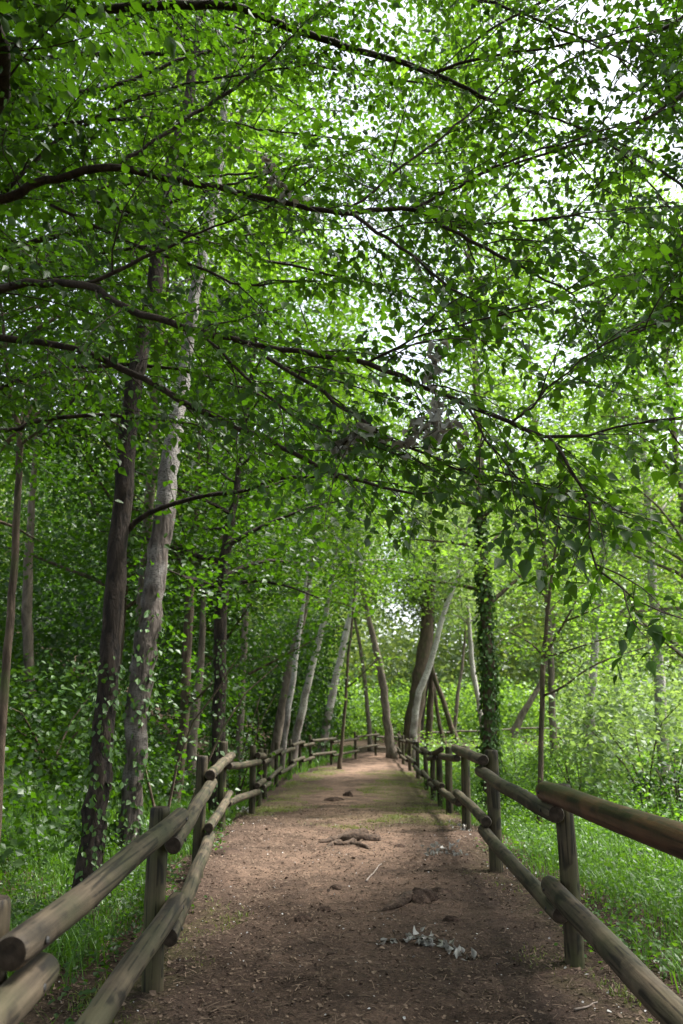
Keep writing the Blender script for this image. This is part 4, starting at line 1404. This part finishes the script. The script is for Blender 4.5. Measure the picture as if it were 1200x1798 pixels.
def litter(name, label, n, yr, size, leaf, margin, keep=None, lift=0.004, tilt=0.25, dense_near=True, tpl=LEAF_MID):
    y = yr[0] + (yr[1] - yr[0]) * GR.uniform(0, 1, n) ** (1.6 if dense_near else 1)
    x = GR.uniform(0, 1, n)
    l, r = pxl(y) - margin, pxr(y) + margin
    x = l + (r - l) * x
    if keep is not None:
        k = keep(x, y)
        x, y = x[k], y[k]
    n = len(x)
    P = np.stack((x, y, np.where(off_path(x, y), zg(x, y), pathz(x, y)) + lift), 1)
    az = GR.uniform(0, 6.28, n)
    A = np.stack((np.cos(az), np.sin(az), GR.normal(0.1, 0.2, n)), 1)
    Nn = np.stack((GR.normal(0, tilt, n), GR.normal(0, tilt, n), np.ones(n)), 1)
    mb = MB()
    leaves(mb, P, A, Nn, size * GR.uniform(0.4, 1.5, n), tpl)
    return tag(mb.build(name, M[leaf], smooth=False), label, kind='stuff')


litter('leaf_litter', 'brown leaf crumbs and bark chips strewn over the path', 52000, (1.8, 16), 0.017, 'litter', 1.5, tilt=0.45)
litter('bark_slivers', 'thin dry slivers and stalks matted over the path', 26000, (1.8, 14), 0.048, 'litter', 1.4, tilt=0.5, lift=0.004, tpl=LEAF_THIN)
litter('dead_leaves', 'curled brown dead leaves lying loose over the path and its edges', 1700, (1.9, 15), 0.032, 'litter', 1.6, tilt=0.5, lift=0.008)
litter('poplar_fluff', 'white poplar fluff and pale leaf scraps scattered over the path', 1500, (2.0, 14), 0.013, 'fluff', 1.3, tilt=0.6, lift=0.006)
litter('fluff_drift', 'whitish leaf scraps drifted under the right fence', 2600, (2.2, 10), 0.026, 'dry_leaf', 1.6, keep=lambda x, y: (x > 1.25) & patchy(x, y, 1.2, 0.1), tilt=0.6, lift=0.008)

# twigs as loose stuff
tb = MB()
for k in range(240):
    y = 2.2 + 9 * GR.uniform() ** 1.4
    x = GR.uniform(pxl(y) - 0.2, pxr(y) + 0.3)
    az = GR.uniform(0, 6.28)
    l = GR.uniform(0.03, 0.12)
    c = np.array((x, y, float(pathz(x, y)) + 0.005))
    d = np.array((math.cos(az), math.sin(az), 0)) * l
    tb.tube((c - d * 0.5, c + GR.normal(0, 0.004, 3) * (1, 1, 0.2), c + d * 0.5), (0.0022, 0.002, 0.0012), 4, True)
tag(tb.build('fallen_twigs', M['litter']), 'small brown twigs lying over the path', kind='stuff')


# ------------------------------------------------------------------ lumps, roots, dead branches
def mound(name, label, px, py, w, h, seed, mat='mound', depth=None, cat='mound', extra=None):
    rng = np.random.default_rng(seed)
    p = gp(px, py)
    p[2] = float(pathz(p[0], p[1]))
    W = w * mpp(p) * 0.5
    H = h * mpp(p) * 0.68
    D = (depth or 0.8) * W
    n, m = 40, 14
    mb = MB()
    V = []
    ph = rng.uniform(0, 6, 6)
    for i in range(m):
        f = i / (m - 1)
        for j in range(n):
            a = j * 2 * math.pi / n
            rr = max(0.0, 1 - f ** 2.6) ** 0.55 if f < 1 else 0.0
            k = 1 + 0.22 * math.sin(2 * a + ph[0]) + 0.14 * math.sin(3 * a + ph[1] + f * 2) + 0.08 * math.sin(7 * a + ph[2] + f * 5)
            z = -0.03 + (H + 0.03) * f * (1 + 0.22 * math.sin(a + ph[3]) * rr + 0.12 * math.sin(3 * a + ph[4]) * rr) + rng.normal(0, H * 0.07) * rr + 0.16 * H * rr * math.sin(5 * a + ph[5] + 9 * f) * math.sin(7 * f + ph[1])
            V.append((W * rr * k * math.cos(a), D * rr * k * math.sin(a), z))
    V = np.array(V)
    i, j = np.meshgrid(np.arange(m - 1), np.arange(n), indexing='ij')
    j2 = (j + 1) % n
    F = np.stack((i * n + j, i * n + j2, (i + 1) * n + j2, (i + 1) * n + j), -1).reshape(-1, 4)
    mb.add(V, F)
    o = mb.build(name, M[mat])
    o.location = p
    return tag(o, label, cat)


def root_thing(name, label, px, py, arms, seed, cat='root'):
    """surface roots: tubes through photo-pixel ground points, half sunk in the path"""
    rng = np.random.default_rng(seed)
    p = gp(px, py)
    mb = MB()
    for pts in arms:
        q = []
        for (x, y, w) in pts:
            g = gp(x, y)
            r = 0.5 * w * mpp(g)
            q.append((g[0], g[1], float(pathz(g[0], g[1])) + r * 0.5, r * 1.15))
        q = resample(np.array(q), 0.05)
        q[:, 2] += rng.normal(0, 0.006, len(q))
        q[-1, 2] -= q[-1, 3] * 1.2
        q[0, 2] -= q[0, 3] * 1.0
        mb.tube(q[:, :3], q[:, 3], 9, True, 0, 0.10, rng)
    return tag(mb.build(name, M['root'], None, p), label, cat)


root_thing('tree_root', 'gnarled root knot with spreading arms in the middle of the path', 615, 1477,
           [[(560, 1483, 6), (592, 1478, 10), (622, 1470, 13), (644, 1466, 12)], [(598, 1478, 10), (628, 1480, 19), (655, 1480, 15), (668, 1478, 8)],
            [(575, 1484, 4), (600, 1487, 7), (625, 1482, 8)], [(610, 1483, 6), (636, 1490, 7), (650, 1494, 4)], [(568, 1495, 3), (580, 1488, 6), (600, 1480, 7)]], 81)
mound('earth_mound', 'largest earth lump, on the right half of the path, a root running out of it', 742, 1588, 62, 26, 82)
root_thing('tree_root', 'smooth root sloping left out of the largest earth lump', 700, 1595, [[(668, 1602, 5), (690, 1598, 13), (712, 1592, 19), (735, 1584, 22)]], 83)
mound('earth_mound', 'low earth bump touching the back of the largest lump', 778, 1572, 44, 9, 84)
mound('earth_mound', 'small round earth lump near the centre of the path', 571, 1604, 28, 11, 85)
mound('earth_mound', 'small pointed earth lump left of the path centre, nearest the camera', 530, 1622, 34, 12, 86)
mound('earth_mound', 'small dark lump behind the round central one', 590, 1565, 26, 8, 87)
mound('earth_mound', 'crumbly dark lump in front of the right fence', 797, 1622, 30, 12, 88)
mound('earth_mound', 'flat dark lump against the left fence', 402, 1500, 62, 11, 89)
mound('earth_mound', 'reddish stump-like lump in the grassy strip across the path', 612, 1399, 15, 12, 90)
mound('earth_mound', 'low lump beside the reddish stump-like one', 586, 1407, 30, 9, 91)
mound('earth_mound', 'low mossy hump in front of the grassy strip', 622, 1424, 22, 4, 92)
mound('earth_mound', 'faint hump at the right of the root knot', 702, 1490, 24, 7, 93)


def stick(name, label, pts, w, seed, cat='stick', mat='twig', pale=False):
    rng = np.random.default_rng(seed)
    q = np.array([np.append(gp(x, y), 0) for x, y in pts])
    p = q[0, :3].copy()
    q = resample(q, 0.04)
    R = 0.5 * w * mpp(p)
    q[:, 2] = pathz(q[:, 0], q[:, 1]) + R
    mb = MB()
    mb.tube(q[:, :3] + rng.normal(0, 0.002, (len(q), 3)), np.linspace(R, R * 0.6, len(q)), 6, True)
    return tag(mb.build(name, M[mat], None, p), label, cat)


M['pale_stick'] = plain_mat('pale_stick_bark', (0.14, 0.11, 0.09), (0.30, 0.25, 0.21), 30, bump=0)
stick('stick', 'pale straight stick lying right of the path centre', [(643, 1551), (655, 1538), (671, 1522)], 3.5, 94, mat='pale_stick')
stick('stick', 'thin pale curved twig in the right foreground', [(1010, 1785), (1030, 1778), (1050, 1766)], 4, 95, mat='pale_stick')
stick('stick', 'short dark stick right of the pale straight one', [(745, 1535), (758, 1535), (772, 1537)], 3, 96)
stick('stick', 'short reddish stick in the centre foreground', [(576, 1680), (585, 1678), (592, 1676)], 5, 97, mat='root')


def dead_spray(name, label, path3, n, size, seed, spread, cat='dead branch'):
    """dry silver-poplar branch: a thin stem covered in curled pale dead leaves"""
    rng = np.random.default_rng(seed)
    q = resample(np.asarray(path3, float), 0.03)
    base = q[0].copy()
    root = thing(name, base, label, cat)
    mb = MB()
    mb.tube(q, np.linspace(0.006, 0.002, len(q)), 5, True)
    mb.build('stem', M['twig'], root, base)
    k = rng.integers(0, len(q), n)
    P = q[k] + rng.normal(0, spread, (n, 3))
    # curled leaves: two folded halves
    A = rng.normal(0, 1, (n, 3)) + np.array((0, 0, -0.5))
    Nn = rng.normal(0, 1, (n, 3))
    cup = (LEAF_FINE[0] * np.array((0.8, 1, 1)) + np.array([(0, 0, 1.1 * abs(v[0]) - 0.5 * (v[1] - 0.5) ** 2) for v in LEAF_FINE[0]]), LEAF_FINE[1])
    lb = MB()
    leaves(lb, P, A, Nn, size * rng.uniform(0.6, 1.3, n), cup)
    lb.build('dry_leaves', M['dry_leaf'], root, base)
    return root


def gpt(px, py, dz):
    g = gp(px, py)
    g[2] = float(pathz(g[0], g[1])) + dz
    return g


dead_spray('dead_spray', 'fallen spray of curled silvery leaves on the right of the path', [gpt(668, 1662, 0.01), gpt(720, 1665, 0.02), gpt(750, 1668, 0.04), gpt(790, 1672, 0.02), gpt(825, 1690, 0.01)], 80, 0.05, 101, 0.018)
dead_spray('dead_spray', 'loose clump of silvery leaves beside the foot of the right fence', [gpt(750, 1506, 0.02), gpt(780, 1500, 0.02), gpt(805, 1505, 0.02)], 46, 0.05, 102, 0.04)
dead_spray('dead_spray', 'white leaf scraps at the foot of the third left post', [gpt(425, 1428, 0.02), gpt(440, 1424, 0.02)], 22, 0.06, 103, 0.03)
dead_spray('dead_spray', 'white leaf scraps lying in front of the third right post', [gpt(798, 1458, 0.02), gpt(822, 1462, 0.02)], 30, 0.05, 107, 0.05)
dead_spray('dead_spray', 'upright tuft of dead grey leaves caught on the long limb, hanging above the other tufts', [at(768, 610, 3.75), at(760, 650, 3.74), at(765, 700, 3.73), at(766, 745, 3.72)], 44, 0.055, 104, 0.022)
dead_spray('dead_spray', 'thick knot of dead grey leaves hanging at the right end of the row of tufts', [at(740, 745, 3.72), at(752, 765, 3.72), at(775, 750, 3.70), at(795, 745, 3.70)], 60, 0.055, 105, 0.03)
dead_spray('dead_spray', 'long garland of dead grey leaves caught among the limbs over the path', [at(600, 785, 3.8), at(630, 755, 3.8), at(670, 762, 3.78), at(720, 780, 3.76)], 62, 0.055, 106, 0.018)
dead_spray('dead_spray', 'small tuft of dead grey leaves caught on the upper limb', [at(465, 283, 4.3), at(482, 312, 4.3), at(505, 340, 4.3), at(522, 342, 4.3)], 30, 0.055, 108, 0.02)
